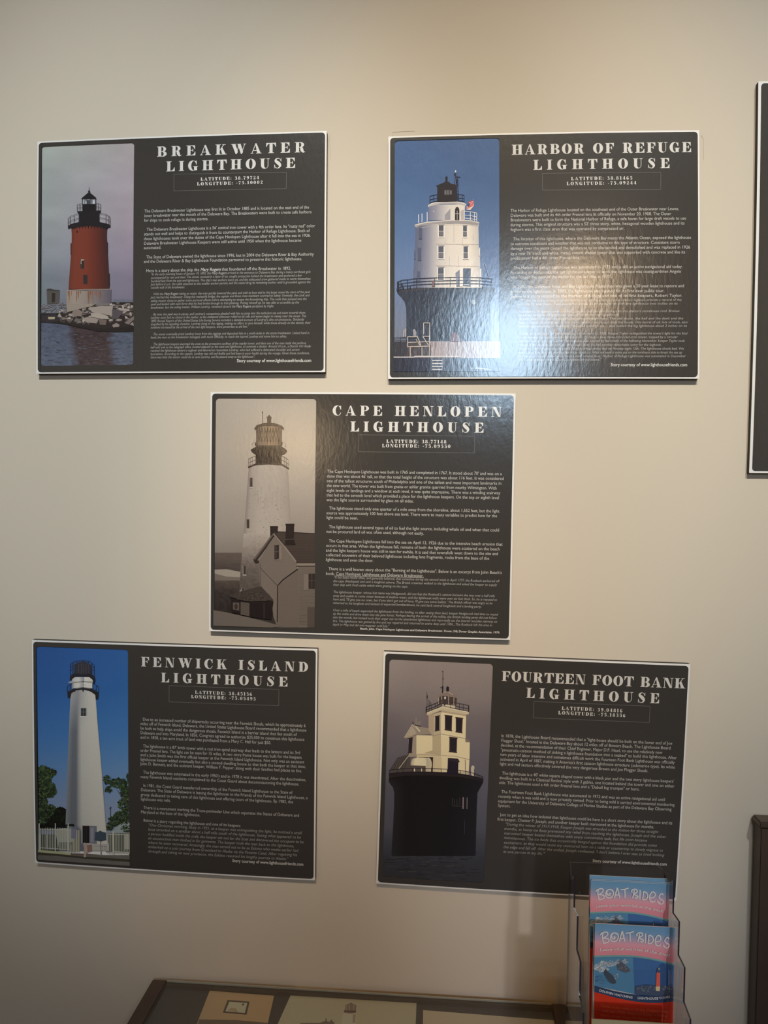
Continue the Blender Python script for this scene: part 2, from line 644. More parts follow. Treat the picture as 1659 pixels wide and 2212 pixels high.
    if ch == '0':
        return [_ring(.38, .5, .37, .51, .38, .12, .45, 0, 360, 24)], .78
    if ch == '1':
        return [_r(.18, 0, .46, 1), _r(.04, 0, .6, HS), _p((.02, .86), (.18, 1), (.2, 1), (.2, .82))], .64
    if ch == '2':
        return [_stroke([(.12, .72, .16), (.22, .93, .06), (.42, .97, .08), (.56, .76, .24), (.44, .50, .16), (.20, .22, .08), (.08, .06, .06)]),
                _p((.06, 0), (.70, 0), (.70, .28), (.66, .28), (.6, .18), (.3, .2), (.12, .16))], .76
    if ch == '3':
        return [_stroke([(.12, .78, .14), (.26, .96, .06), (.46, .92, .18), (.50, .74, .24), (.32, .54, .06)]),
                _stroke([(.32, .54, .06), (.56, .42, .22), (.56, .18, .26), (.36, .02, .06), (.12, .16, .16)])], .76
    if ch == '4':
        return [_r(.38, 0, .64, 1), _p((.02, .26), (.40, 1), (.46, 1), (.10, .30)), _r(.02, .24, .78, .31), _r(.3, 0, .74, HS)], .80
    if ch == '5':
        return [_r(.12, .5, .17, 1), _p((.12, 1), (.66, 1), (.62, .80), (.12, .84)),
                _stroke([(.15, .52, .05), (.36, .62, .08), (.58, .44, .24), (.54, .16, .24), (.34, .02, .06), (.10, .16, .16)])], .76
    if ch == '6':
        return [_stroke([(.62, .84, .14), (.44, .98, .06), (.22, .74, .18), (.18, .40, .28), (.24, .14, .22), (.40, .02, .06)]),
                _ring(.42, .28, .30, .29, .40, .06, .23, -90, 100)], .78
    if ch == '7':
        return [_p((.05, 1), (.72, 1), (.72, .92), (.10, .76), (.05, .60)), _stroke([(.70, .94, .05), (.46, .58, .12), (.36, .14, .28), (.36, .0, .28)])], .76
    if ch == '8':
        return [_ring(.38, .75, .30, .26, .38, .11, .20, 0, 360, 20), _ring(.38, .27, .36, .28, .38, .13, .21, 0, 360, 20)], .78
    if ch == '9':
        return [_stroke([(.14, .16, .14), (.32, .02, .06), (.54, .26, .18), (.58, .60, .28), (.52, .86, .22), (.36, .98, .06)]),
                _ring(.34, .72, .30, .29, .36, .06, .23, 80, 270)], .78
    return [], .5


class Letters:
    """collects lettering in board coordinates u, v (v downwards)"""

    def __init__(s, board, off, col):
        s.b, s.off, s.c = board, off, col
        s.V, s.Fc, s.n = [], [], 0

    def _emit(s, xy, faces):
        s.V.append(s.b.local_uv(xy, s.off))
        s.Fc += [tuple(i + s.n for i in f) for f in faces]
        s.n += len(xy)

    def title(s, text, u0, v0, u1, cap):
        gl = [fat(c) for c in text]
        su = cap * s.b.asp                     # cap height expressed in u
        nat = sum(a for _, a in gl) * su
        tr = (u1 - u0 - nat) / (len(text) - 1)
        u = u0
        for shapes, a in gl:
            for i, (v, f) in enumerate(shapes):
                s.off += 6e-6 * i
                s._emit(np.stack([u + v[:, 0] * su, v0 - v[:, 1] * cap], 1), f)
                s.off -= 6e-6 * i
            u += a * su + tr

    def text(s, runs, u0, v0, u1, cap, italic=False, bold=False):
        if isinstance(runs, str):
            runs = [(runs, bold, italic)]
        seq = [(c, b, i) for t, b, i in runs for c in t]
        gl = [font_glyph(c, b) for c, b, i in seq]
        nat = sum(g[2] for g in gl)
        k = (u1 - u0) / nat
        kv = cap / 0.70
        u = u0
        for (v, f, a), (c, b, it) in zip(gl, seq):
            if len(v):
                x = v[:, 0] * k + (v[:, 1] * kv * s.b.asp * 0.20 if it else 0)
                s._emit(np.stack([u + x, v0 - v[:, 1] * kv], 1), f)
            u += a * k

    def rule(s, a, b, w):
        a, b = np.array(a, float), np.array(b, float)
        m = 9
        t = np.linspace(0, 1, m)[:, None]
        p = a + (b - a) * t
        d = (b - a) * np.array([1, 1 / s.b.asp])
        d /= np.linalg.norm(d)
        n = np.array([-d[1] * s.b.asp, d[0]]) * w / 2
        n = np.array([n[0], n[1]])
        s._emit(np.concatenate([p + n, p - n]), [(i, i + 1, m + i + 1, m + i) for i in range(m - 1)])

    def build(s, name, parent, mat=None):
        V = np.concatenate(s.V)
        return mesh_obj(name, V, s.Fc, mat or M_PRINT, parent, np.tile(s.c, (len(V), 1)))


# ------------------------------------------------------------------ the boards
TH = 0.010


def rrect(u0, v0, u1, v1, ru, rv, n=7, dens=12):
    pts = []
    for (cu, cv, a) in ((u1 - ru, v0 + rv, -90), (u1 - ru, v1 - rv, 0), (u0 + ru, v1 - rv, 90), (u0 + ru, v0 + rv, 180)):
        for t in np.radians(np.linspace(a, a + 90, n)):
            pts.append((cu + ru * math.cos(t), cv + rv * math.sin(t)))
    out = []
    for i, p in enumerate(pts):
        q = pts[(i + 1) % len(pts)]
        d = math.hypot(q[0] - p[0], q[1] - p[1])
        k = max(1, int(d * dens))
        out += [(p[0] + (q[0] - p[0]) * j / k, p[1] + (q[1] - p[1]) * j / k) for j in range(k)]
    return np.array(out)


class Board:
    def __init__(s, corners, label, gain, gap=0.0):
        s.gap = gap
        s.px = np.array(corners, float)
        s.H = homog([(0, 0), (1, 0), (1, 1), (0, 1)], undist(s.px))
        s.Hi = np.linalg.inv(s.H)
        s.y = -(TH + gap)
        c = dist(happly(s.H, np.array([[0.5, 0.5]])))
        X, Z = on_y(c[:, 0], c[:, 1], s.y)
        s.cx, s.cz = float(X[0]), float(Z[0])
        w = np.linalg.norm(s.px[1] - s.px[0]) + np.linalg.norm(s.px[2] - s.px[3])
        h = np.linalg.norm(s.px[3] - s.px[0]) + np.linalg.norm(s.px[2] - s.px[1])
        s.asp = h / w
        s.gain = gain
        s.root = empty('information_board', (s.cx, 0, s.cz), label, 'sign', 'lighthouse information boards on the wall')

    def local_px(s, p, off=0.0):
        p = np.asarray(p, float)
        X, Z = on_y(p[:, 0], p[:, 1], s.y)
        return np.stack([X - s.cx, np.full_like(X, s.y - off), Z - s.cz], 1)

    def local_uv(s, uv, off=0.0):
        return s.local_px(dist(happly(s.H, uv)), off)

    def px2uv(s, p):
        return happly(s.Hi, undist(p))

    def art(s, base):
        def inside(p):                      # trim the print to its own window in the board
            q = s.px2uv(p)
            a0, b0, a1, b1 = s.pic
            q = np.stack([np.clip(q[:, 0], a0 - .003, a1 + .003), np.clip(q[:, 1], b0 - .004, b1 + .004)], 1)
            return dist(happly(s.H, q))
        return Art(inside, lambda p, off: s.local_px(p, off), s.gain, base=base)

    def slab(s):
        o = rrect(0, 0, 1, 1, 0.0015, 0.0018, 3, 20)
        f = s.local_uv(o, 0.0)
        b = f.copy()
        b[:, 1] = -s.gap - 0.0002
        n = len(o)
        V = np.concatenate([f, b])
        mesh_obj('foam_core', V, [tuple(range(n)), tuple(range(2 * n - 1, n - 1, -1))] + [(i, n + i, n + (i + 1) % n, (i + 1) % n) for i in range(n)], M_CORE, s.root)
        mesh_obj('white_border', s.local_uv(o, 0.0003), [tuple(range(n))], M_SHEET, s.root)['label'] = 'thin white border'

    def panel(s, u0, v0, u1, v1, pic, colr, r=0.011):
        rv = r / s.asp
        off = 0.0013
        c = np.array(colr)
        V, Fc, n = [], [], 0

        def put(p):
            nonlocal n
            V.append(s.local_uv(np.array(p), off))
            Fc.append(tuple(range(n, n + len(p))))
            n += len(p)

        def dn(p):
            out = []
            for i, a in enumerate(p):
                b = p[(i + 1) % len(p)]
                k = max(1, int(math.hypot(b[0] - a[0], b[1] - a[1]) * 14))
                out += [(a[0] + (b[0] - a[0]) * j / k, a[1] + (b[1] - a[1]) * j / k) for j in range(k)]
            return out

        def arc(cu, cv, a):
            return [(cu + r * math.cos(t), cv + rv * math.sin(t)) for t in np.radians(np.linspace(a, a + 90, 8))]
        if pic is None:
            put(dn(arc(u1 - r, v0 + rv, -90) + arc(u1 - r, v1 - rv, 0) + arc(u0 + r, v1 - rv, 90) + arc(u0 + r, v0 + rv, 180)))
        else:
            a0, b0, a1, b1 = pic
            put(dn([(a1, v0)] + arc(u1 - r, v0 + rv, -90) + arc(u1 - r, v1 - rv, 0) + [(a1, v1)]))       # text side
            put(dn(arc(u0 + r, v0 + rv, 180) + [(a0, v0), (a0, v1)] + arc(u0 + r, v1 - rv, 90)))                    # left strip
            put(dn([(a0, v0), (a1, v0), (a1, b0), (a0, b0)]))
            put(dn([(a0, b1), (a1, b1), (a1, v1), (a0, v1)]))
            for cu, cv, a, k in ((a1 - r, b0 + rv, -90, (a1, b0)), (a1 - r, b1 - rv, 0, (a1, b1)), (a0 + r, b1 - rv, 90, (a0, b1)), (a0 + r, b0 + rv, 180, (a0, b0))):
                put(arc(cu, cv, a) + [k])
        VV = np.concatenate(V)
        return mesh_obj('dark_panel', VV, Fc, M_PRINT, s.root, np.tile(c, (len(VV), 1)))


def board_text(b, T, ink=(0.74, 0.73, 0.73)):
    """T: title lines, coordinates, frame, body, story, credit; coordinates in photograph points"""
    def uv(crop, x, y):
        ox, oy, sc = crop
        return b.px2uv(np.array([[ox + x / sc, oy + y / sc]]))[0]
    hpx = (np.linalg.norm(b.px[3] - b.px[0]) + np.linalg.norm(b.px[2] - b.px[1])) / 2
    off = 0.0014
    L = Letters(b, off, np.array(ink))
    cr = T['tc']
    for (t, x0, y0, x1, cap) in T['title']:
        u0, v0 = uv(cr, x0, y0)
        u1, _ = b.px2uv(np.array([[cr[0] + x1 / cr[2], b.px[:, 1].mean() * 0 + cr[1] + y0 / cr[2]]]))[0]
        L.title(t, u0, v0, u1, cap / cr[2] / hpx)
    L.build('title_lettering', b.root)['label'] = 'large white title lettering'
    L = Letters(b, off, np.array(ink))
    for (t, x0, y0, x1, cap) in T['coords']:
        u0, v0 = uv(cr, x0, y0)
        u1 = uv(cr, x1, y0)[0]
        L.title(t, u0, v0, u1, cap / cr[2] / hpx)
    L.build('coordinates_lettering', b.root)
    fr_ = [uv(cr, *p) for p in T['frame']]
    L = Letters(b, off, np.array([0.16, 0.155, 0.15]))
    for i in range(4):
        L.rule(fr_[i], fr_[(i + 1) % 4], 0.0016)
    L.build('coordinates_frame', b.root)
    for key, nm, cap_px in (('body', 'body_text', 6.7), ('story', 'story_text', T.get('scap', 5.3)), ('credit', 'credit_line', 6.6)):
        if not T.get(key):
            continue
        dim = {'body': .74, 'story': .52, 'credit': .92}[key]
        L = Letters(b, off, np.array(ink) * dim)
        for row in T[key]:
            crop, t, x0, y0, x1 = row[:5]
            u0, v0 = uv(crop, x0, y0)
            u1 = uv(crop, x1, y0)[0]
            cp = (row[5] if len(row) > 5 else cap_px) / hpx
            L.text(t, u0, v0, u1, cp, italic=(key == 'story'), bold=(key == 'credit'))
        for (crop, xa, ya, xb, yb) in T.get('rules', []) if key == 'body' else []:
            L.rule(uv(crop, xa, ya), uv(crop, xb, yb), 0.0014)
        L.build(nm, b.root)


B1 = Board([(81, 306), (706, 283), (702.6, 804.0), (78.7, 807.5)], 'information board headed BREAKWATER LIGHTHOUSE with photo of a red lighthouse, upper left on wall', 0.8 / 0.74)
B2 = Board([(839, 295), (1510.2, 281.4), (1510.4, 818), (838.2, 818.5)], 'information board headed HARBOR OF REFUGE LIGHTHOUSE with bright glare across it, upper right on wall', 0.8 / 0.68)
B3 = Board([(455, 846.5), (1113.7, 850), (1102.3, 1382.5), (451.7, 1363)], 'information board headed CAPE HENLOPEN LIGHTHOUSE with sepia photo, middle of the five', 0.8 / 0.60 * np.array([0.78, 0.86, 1.0]))
B4 = Board([(69, 1382), (686, 1401.5), (680.8, 1901.6), (75.6, 1864)], 'information board headed FENWICK ISLAND LIGHTHOUSE with tall white tower under blue sky, lower left', 0.8 / 0.44)
B5 = Board([(828.8, 1407), (1491, 1434.5), (1461, 1946), (812.2, 1908.2)], 'information board headed FOURTEEN FOOT BANK LIGHTHOUSE partly behind the leaflet holder, lower right', 0.8 / 0.42 * np.array([0.84, 0.98, 1.12]))
INK = (0.0460, 0.0430, 0.0415)
PICS = {1: (.0165, .024, .3455, .966), 2: (.021, .0195, .362, .967), 3: (.0187, .0265, .3545, .972), 4: (.0168, .028, .3475, .977), 5: (.0207, .031, .362, .966)}
for i, b in enumerate((B1, B2, B3, B4, B5), 1):
    b.pic = PICS[i]
    b.slab()
    b.panel(.0062, .0075, .9945, .9925, PICS[i], INK)


def rocks(a, R, region, n, s0, s1, light, dark):
    """angular boulders: pale upper face, darker lower face; region(t) -> (x, y)"""
    P, C = [], []
    for k in range(n):
        x, y = region(R.rand(), R.rand())
        w, h = R.uniform(s0, s1), R.uniform(s0, s1) * 0.6
        t = np.sort(R.uniform(0, 6.28, 7))
        q = np.stack([x + w * np.cos(t), y + h * np.sin(t)], 1)
        f = R.uniform(0.6, 1.1)
        P.append(q + np.array([0, h * .35]))
        C.append(np.array(dark) * f)
        P.append(q * np.array([.92, .75]) + np.array([x * .08, y * .25 - h * .12]))
        C.append(np.array(light) * f)
    a.many(P, C)


def leaves(a, R, centres, n, size, cols):
    P, C = [], []
    for (cx, cy, rx, ry) in centres:
        for k in range(int(n * rx * ry / 2500)):
            t, r = R.uniform(0, 6.28), math.sqrt(R.rand())
            x, y = cx + rx * r * math.cos(t), cy + ry * r * math.sin(t)
            m = R.randint(4, 7)
            an = np.sort(R.uniform(0, 6.28, m))
            s = R.uniform(.5, 1.3) * size
            P.append(np.stack([x + s * np.cos(an), y + s * .8 * np.sin(an)], 1))
            C.append(np.array(cols[R.randint(len(cols))]) * R.uniform(.75, 1.2))
    a.many(P, C)


def rail(a, pts, h, posts, col, w=4, mids=(0.5,)):
    """railing following the deck edge points, height h, given posts (fractions)"""
    p = np.array(pts, float)
    segs = [p - np.array([0, h])] + [p - np.array([0, h * m]) for m in mids]
    xs = np.interp(posts, np.linspace(0, 1, len(p)), p[:, 0])
    ys = np.interp(posts, np.linspace(0, 1, len(p)), p[:, 1])
    segs += [np.array([(x, y - h), (x, y)]) for x, y in zip(xs, ys)]
    a.lines(segs, w, col)


# ---------------- photo on board 1: red tower on a breakwater
R = np.random.RandomState(4)
a = B1.art(0.0004).crop(60, 270, 4.021)
a.field(100, 130, 970, 1720, 24, 64, lambda X, Y: vgrad(Y, [(130, (172, 172, 171)), (500, (166, 164, 171)), (800, (160, 157, 165)), (1100, (146, 143, 157)), (1400, (122, 122, 138)), (1560, (118, 118, 134))])
        + vnoise(X, Y, 300, 110, 3)[..., None] * 5 + vnoise(X, Y, 120, 50, 5)[..., None] * 3 + ((X - 530) / 400)[..., None] * np.array([5, -4, 1]))
a.rect(740, 1515, 960, 1560, (104, 108, 124))
a.field(95, 1640, 965, 2130, 110, 90, lambda X, Y: (lambda m: (np.array([86, 93, 112]) * (1 - m) + np.array([68, 56, 60]) * m)
        + (vnoise(X, Y, 34, 9, 8) * 9 + vnoise(X, Y, 14, 6, 9) * 8 + (Y - 1900) * .03)[..., None])(
        (np.clip(1 - np.abs(X - 540 - (Y - 1750) * .12) / (200 + 25 * vnoise(Y, X, 20, 400, 2)), 0, .35) / .35)[..., None]))
sh = [np.array([(x, y), (x + w, y + 1), (x + w * .9, y + 5), (x + 4, y + 5)]) for x, y, w in zip(R.uniform(110, 900, 130), R.uniform(1740, 2080, 130), R.uniform(10, 46, 130))]
a.many(sh, [(98, 102, 118) if R.rand() < .5 else (58, 56, 64) for _ in sh])
# dark shore and rocks
a.poly([(100, 1640), (250, 1640), (340, 1600), (500, 1560), (720, 1540), (950, 1540), (950, 1790), (880, 1800), (760, 1795), (620, 1790), (520, 1770), (430, 1745), (300, 1725), (220, 1720), (100, 1700)], (44, 39, 41))
rocks(a, R, lambda u, v: (280 + 660 * u, 1560 + 40 * (1 - u) + 130 * v), 85, 16, 44, (160, 148, 142), (74, 66, 66))
rocks(a, R, lambda u, v: (700 + 240 * u, 1545 + 60 * v), 26, 14, 30, (172, 160, 156), (84, 76, 76))
big = [((548, 1588), (640, 1572), (742, 1575), (735, 1660), (650, 1640), (560, 1630)), ((735, 1600), (800, 1605), (832, 1622), (790, 1680), (735, 1692)),
       ((550, 1635), (610, 1632), (700, 1662), (708, 1688), (640, 1685), (556, 1668)), ((480, 1680), (540, 1670), (620, 1685), (600, 1725), (510, 1715)),
       ((780, 1590), (880, 1600), (890, 1618), (800, 1612)), ((840, 1720), (930, 1660), (940, 1690), (880, 1735)), ((735, 1740), (770, 1720), (800, 1735), (795, 1755), (745, 1760)),
       ((888, 1735), (915, 1712), (935, 1745)), ((385, 1640), (400, 1610), (440, 1600), (480, 1625), (470, 1665), (420, 1660)), ((620, 1690), (690, 1695), (680, 1740), (628, 1735))]
bc = [(158, 146, 140), (84, 76, 82), (168, 156, 148), (150, 138, 132), (160, 150, 146), (120, 108, 106), (140, 128, 124), (146, 134, 130), (132, 118, 112), (110, 96, 92)]
for p, c in zip(big, bc):
    a.poly(p, c)
a.poly([(100, 1690), (250, 1705), (420, 1735), (600, 1765), (750, 1770), (945, 1750), (945, 1795), (760, 1800), (600, 1790), (430, 1755), (280, 1725), (110, 1712)], (36, 33, 36))
a.rect(112, 1632, 260, 1646, (52, 50, 56))
a.poly([(120, 1650), (250, 1645), (290, 1700), (180, 1718), (120, 1700)], (50, 46, 52))
a.poly([(178, 1668), (240, 1668), (236, 1688), (184, 1690)], (176, 164, 138))
a.lines([[(x, y), (x + R.uniform(-12, 50), y + R.uniform(-25, 12))] for x, y in zip(R.uniform(118, 320, 55), R.uniform(1550, 1635, 55))], 5, (128, 122, 128))
# hut
a.poly([(167, 1434), (280, 1440), (275, 1552), (172, 1556)], (84, 80, 78))
a.poly([(172, 1425), (200, 1422), (230, 1432), (282, 1436), (278, 1446), (167, 1440)], (60, 58, 60))
a.poly([(212, 1460), (243, 1462), (240, 1540), (212, 1545)], (44, 42, 42))
# concrete base, rust streaks
a.body([(1438, 340, 728), (1500, 339, 727), (1560, 339, 726)], [(0, (150, 134, 124)), (.2, (158, 144, 134)), (.5, (140, 130, 126)), (.8, (112, 105, 112)), (1, (94, 88, 100))], -12)
a.poly([(339, 1555), (600, 1553), (560, 1575), (450, 1600), (345, 1628)], (150, 138, 128))
a.poly([(600, 1553), (726, 1550), (700, 1568), (590, 1572)], (118, 110, 112))
for x, h, w in zip(R.uniform(345, 640, 26), R.uniform(20, 120, 26), R.uniform(3, 9, 26)):
    a.poly([(x, 1446), (x + w, 1446), (x + w * .7, 1446 + h), (x + w * .3, 1446 + h)], (136, 88, 66))
a.line([(342, 1440), (500, 1430), (728, 1428)], 6, (168, 140, 124))
# tower
a.body([(868, 372, 702), (905, 383, 692), (950, 386, 690), (1000, 386, 691), (1100, 381, 697), (1200, 374, 703), (1300, 366, 708), (1425, 358, 714)],
       [(0, (104, 52, 42)), (.12, (122, 58, 46)), (.4, (122, 56, 45)), (.7, (98, 46, 40)), (.9, (76, 40, 40)), (1, (62, 36, 40))], -8)
a.rect(690, 1020, 699, 1122, (52, 34, 38)), a.rect(704, 1292, 715, 1396, (50, 34, 38)), a.rect(375, 1030, 386, 1132, (84, 42, 38))
a.poly([(460, 1166), (496, 1168), (495, 1254), (458, 1252)], (74, 52, 48)), a.poly([(466, 1170), (494, 1170), (494, 1178), (470, 1180), (470, 1210), (464, 1210)], (176, 160, 150))
a.rect(474, 1186, 488, 1246, (46, 40, 42)), a.poly([(486, 1303), (524, 1305), (522, 1386), (486, 1384)], (58, 44, 46)), a.rect(493, 1312, 512, 1380, (44, 44, 48))
# galleries
dk = (30, 30, 36)
a.poly([(352, 880), (382, 862), (450, 845), (540, 838), (625, 845), (700, 862), (722, 872), (720, 890), (700, 893), (690, 912), (640, 893), (540, 880), (440, 893), (392, 910), (378, 893), (355, 905)], dk)
for x in range(395, 690, 26):
    a.poly([(x, 880), (x + 12, 880), (x + 8, 905), (x + 4, 905)], (40, 30, 36))
a.poly([(428, 920), (438, 920), (438, 940), (430, 940)], dk)
a.rect(450, 768, 624, 866, dk)
a.poly([(434, 752), (637, 745), (637, 762), (602, 778), (478, 780), (438, 768)], dk)
a.rect(480, 686, 594, 756, (26, 27, 33))
a.rect(478, 642, 597, 690, (158, 163, 172))
for x in (480, 502, 517, 548, 562, 592):
    a.rect(x - 3, 642, x + 3, 692, (40, 42, 50))
a.rect(520, 655, 548, 690, (70, 74, 82)), a.rect(505, 668, 515, 688, (220, 220, 220)), a.rect(574, 660, 584, 686, (210, 212, 216))
a.poly([(470, 642), (505, 612), (528, 592), (545, 592), (570, 612), (599, 636), (597, 650), (474, 650)], (28, 29, 36))
a.ell(537, 582, 9, 11, dk), a.line([(537, 575), (537, 543)], 3, dk)
rail(a, [(355, 892), (380, 872), (448, 850)], 78, [0, .35, .7, 1], (62, 62, 72), 3.2)
rail(a, [(625, 845), (690, 860), (719, 880)], 78, [.0, .45, .8, 1], (62, 62, 72), 3.2)
rail(a, [(434, 755), (480, 748)], 62, [0, .5, 1], (62, 62, 72), 3)
rail(a, [(594, 742), (637, 750)], 60, [0.1, .55, 1], (62, 62, 72), 3)
a.build('lighthouse_photo', M_PRINT, B1.root)['label'] = 'photo of a rusty red conical lighthouse on a rocky breakwater'

# ---------------- photo on board 2: white tower on a black caisson, flag
R = np.random.RandomState(7)
a = B2.art(0.0004).crop(820, 270, 3.9515)
a.field(105, 95, 1060, 2130, 20, 60, lambda X, Y: vgrad(Y, [(95, (66, 96, 146)), (500, (72, 100, 146)), (900, (86, 112, 156)), (1300, (102, 122, 162)), (1800, (112, 118, 138)), (2130, (90, 94, 112))]) + vnoise(X, Y, 90, 90, 2)[..., None] * 2)
# caisson
a.body([(1398, 142, 985), (1440, 152, 980), (1470, 180, 968), (1510, 212, 950), (1560, 226, 945), (1700, 228, 950), (1860, 224, 952)],
       [(0, (52, 56, 70)), (.25, (46, 48, 60)), (.6, (52, 56, 68)), (1, (70, 76, 92))])
a.poly([(150, 1405), (250, 1395), (420, 1386), (640, 1380), (860, 1380), (970, 1392), (968, 1412), (700, 1400), (420, 1404), (160, 1430)], (60, 58, 66))
st = [np.array([(x, y), (x + w, y + 3), (x + w * .6, y + h)]) for x, y, w, h in zip(R.uniform(330, 940, 120), R.uniform(1400, 1840, 120), R.uniform(4, 14, 120), R.uniform(14, 60, 120))]
a.many(st, [(72, 80, 98) if R.rand() < .5 else (40, 44, 56) for _ in st])
a.poly([(785, 1500), (805, 1492), (822, 1520), (810, 1536), (790, 1530)], (150, 150, 160))
# white drums
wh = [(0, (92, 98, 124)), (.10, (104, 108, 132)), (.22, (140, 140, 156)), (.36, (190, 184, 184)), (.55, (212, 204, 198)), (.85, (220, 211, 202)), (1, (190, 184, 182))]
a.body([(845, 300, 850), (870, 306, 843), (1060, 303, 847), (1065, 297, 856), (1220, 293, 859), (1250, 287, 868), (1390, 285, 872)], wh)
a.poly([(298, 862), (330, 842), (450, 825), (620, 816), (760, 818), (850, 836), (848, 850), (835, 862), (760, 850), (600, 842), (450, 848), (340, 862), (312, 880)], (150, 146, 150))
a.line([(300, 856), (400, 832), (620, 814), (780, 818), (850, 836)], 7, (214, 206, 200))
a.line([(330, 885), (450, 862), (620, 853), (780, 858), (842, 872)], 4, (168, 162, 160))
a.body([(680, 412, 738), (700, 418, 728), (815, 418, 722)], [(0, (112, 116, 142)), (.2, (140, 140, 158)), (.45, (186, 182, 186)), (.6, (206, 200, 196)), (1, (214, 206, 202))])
a.poly([(412, 690), (440, 668), (520, 657), (640, 655), (715, 662), (741, 678), (735, 692), (640, 674), (520, 674), (430, 696), (416, 706)], (176, 172, 176))
a.line([(414, 688), (470, 664), (560, 656), (660, 656), (740, 678)], 5, (222, 214, 208))
a.poly([(556, 770), (604, 715), (604, 812), (556, 815)], (148, 146, 158)), a.poly([(690, 738), (720, 720), (720, 812), (696, 812)], (176, 168, 170))
a.poly([(643, 815), (643, 725), (650, 706), (662, 700), (674, 706), (681, 725), (681, 815)], (44, 40, 46))
# lantern
a.poly([(492, 516), (655, 512), (660, 640), (660, 656), (492, 660)], (40, 37, 44))
a.poly([(482, 520), (545, 494), (560, 484), (590, 486), (612, 504), (660, 512), (664, 524), (492, 532)], (38, 36, 42))
a.rect(562, 452, 580, 488, (36, 34, 42)), a.ell(571, 452, 10, 12, (36, 34, 42))
a.rect(552, 556, 600, 598, (74, 72, 78)), a.rect(556, 562, 566, 594, (116, 116, 124)), a.rect(604, 560, 614, 594, (126, 124, 132)), a.rect(575, 560, 590, 596, (100, 98, 104))
a.rect(492, 600, 660, 656, (40, 36, 40))
bl = (42, 46, 66)
a.lines([[(655, 510), (660, 435)], [(672, 520), (664, 440)], [(640, 505), (650, 420)], [(650, 446), (690, 446)], [(648, 420), (648, 395)], [(664, 470), (676, 640)], [(656, 470), (662, 640)]], 6, bl)
a.ell(645, 424, 10, 12, bl), a.ell(648, 398, 6, 10, (200, 204, 214))
a.lines([[(656, y), (672, y + 14)] for y in range(460, 640, 24)], 3, bl)
rail(a, [(429, 672), (455, 664), (492, 658)], 62, [0, .6, 1], bl, 5, (0.5, .12))
rail(a, [(660, 656), (700, 656), (722, 662)], 60, [.1, .65, 1], bl, 5, (0.5, .12))
# flag
a.line([(800, 632), (796, 668)], 3, (150, 150, 160))
a.poly([(745, 690), (770, 655), (800, 652), (806, 690), (775, 728), (742, 726)], (214, 196, 196))
for k in range(5):
    a.poly([(744 + 4 * k, 724 - 15 * k), (770 + 6 * k, 706 - 13 * k), (803, 690 - 9 * k), (802, 684 - 9 * k), (768 + 6 * k, 699 - 13 * k), (744 + 4 * k, 716 - 15 * k)], (190, 70, 66))
a.poly([(745, 690), (756, 672), (772, 672), (768, 692), (752, 702)], (70, 76, 120))
# white rails on the drum
wt = (214, 214, 218)
a.lines([[(333, 765), (333, 838)], [(362, 758), (362, 832)], [(406, 746), (406, 826)], [(462, 735), (462, 745)]], 6, wt)
rail(a, [(724, 812), (780, 818), (829, 828)], 74, [.0, .45, .8, 1], wt, 5, (0.55, .2))
a.line([(529, 735), (529, 812)], 2, (170, 170, 182))
a.lines([[(645, 760), (680, 760)], [(662, 735), (662, 812)]], 4, (200, 198, 200))
# windows
for x0, y0, x1, y1 in ((505, 855, 551, 958), (502, 1034, 551, 1144), (498, 1216, 552, 1328), (712, 860, 750, 960), (716, 1036, 758, 1144)):
    a.poly([(x0 - 9, y0 - 4), (x1 + 4, y0 - 4), (x1 + 3, y1 + 5), (x0 - 6, y1 + 5)], (226, 220, 216))
    a.poly([(x0 - 9, y0 - 4), (x1 + 4, y0 - 4), (x1 + 2, y0 + 4), (x0 - 3, y0 + 2)], (120, 116, 122))
    a.rect(x0, y0 + 4, x1 - 5, y1 - 4, (82, 84, 98))
    a.rect(x0 + 3, (y0 + y1) / 2 + 4, x1 - 8, y1 - 12, (108, 106, 116)), a.rect(x0, (y0 + y1) / 2, x1 - 5, (y0 + y1) / 2 + 4, (180, 178, 182))
for x0, y0, x1, y1 in ((336, 880, 362, 975), (326, 1050, 356, 1160), (318, 1250, 346, 1345), (297, 1075, 306, 1150)):
    a.rect(x0, y0, x1, y1, (80, 86, 112))
for x0, y0, x1, y1 in ((850, 1050, 857, 1120), (858, 1230, 868, 1300)):
    a.rect(x0, y0, x1, y1, (214, 210, 210))
a.poly([(648, 1265), (684, 1238), (684, 1378), (655, 1378)], (120, 120, 136))
a.poly([(684, 1220), (712, 1220), (712, 1380), (684, 1380)], (222, 214, 208)), a.poly([(713, 1226), (777, 1226), (777, 1378), (713, 1374)], (84, 92, 112))
a.rect(718, 1362, 760, 1368, (200, 200, 205))
a.lines([[(634, 850), (634, 1000)], [(560, 980), (560, 1010)], [(598, 1125), (598, 1200)], [(672, 1120), (674, 1210)], [(706, 975), (706, 1030)], [(800, 930), (800, 990)], [(480, 1016), (850, 1020)], [(480, 1200), (850, 1208)]], 2, (170, 162, 156))
rail(a, [(155, 1418), (190, 1405), (300, 1392), (470, 1384), (640, 1380), (850, 1382), (965, 1392)], 78, [0, .045, .13, .24, .35, .5, .63, .84, .985], (40, 42, 58), 5, (0.66, .33))
a.lines([[(155, 1340), (155, 1420)], [(240, 1372), (240, 1400)], [(262, 1370), (262, 1398)], [(190, 1360), (205, 1400)]], 12, (46, 48, 60))
a.poly([(445, 1380), (452, 1330), (464, 1330), (466, 1382)], (120, 84, 84))
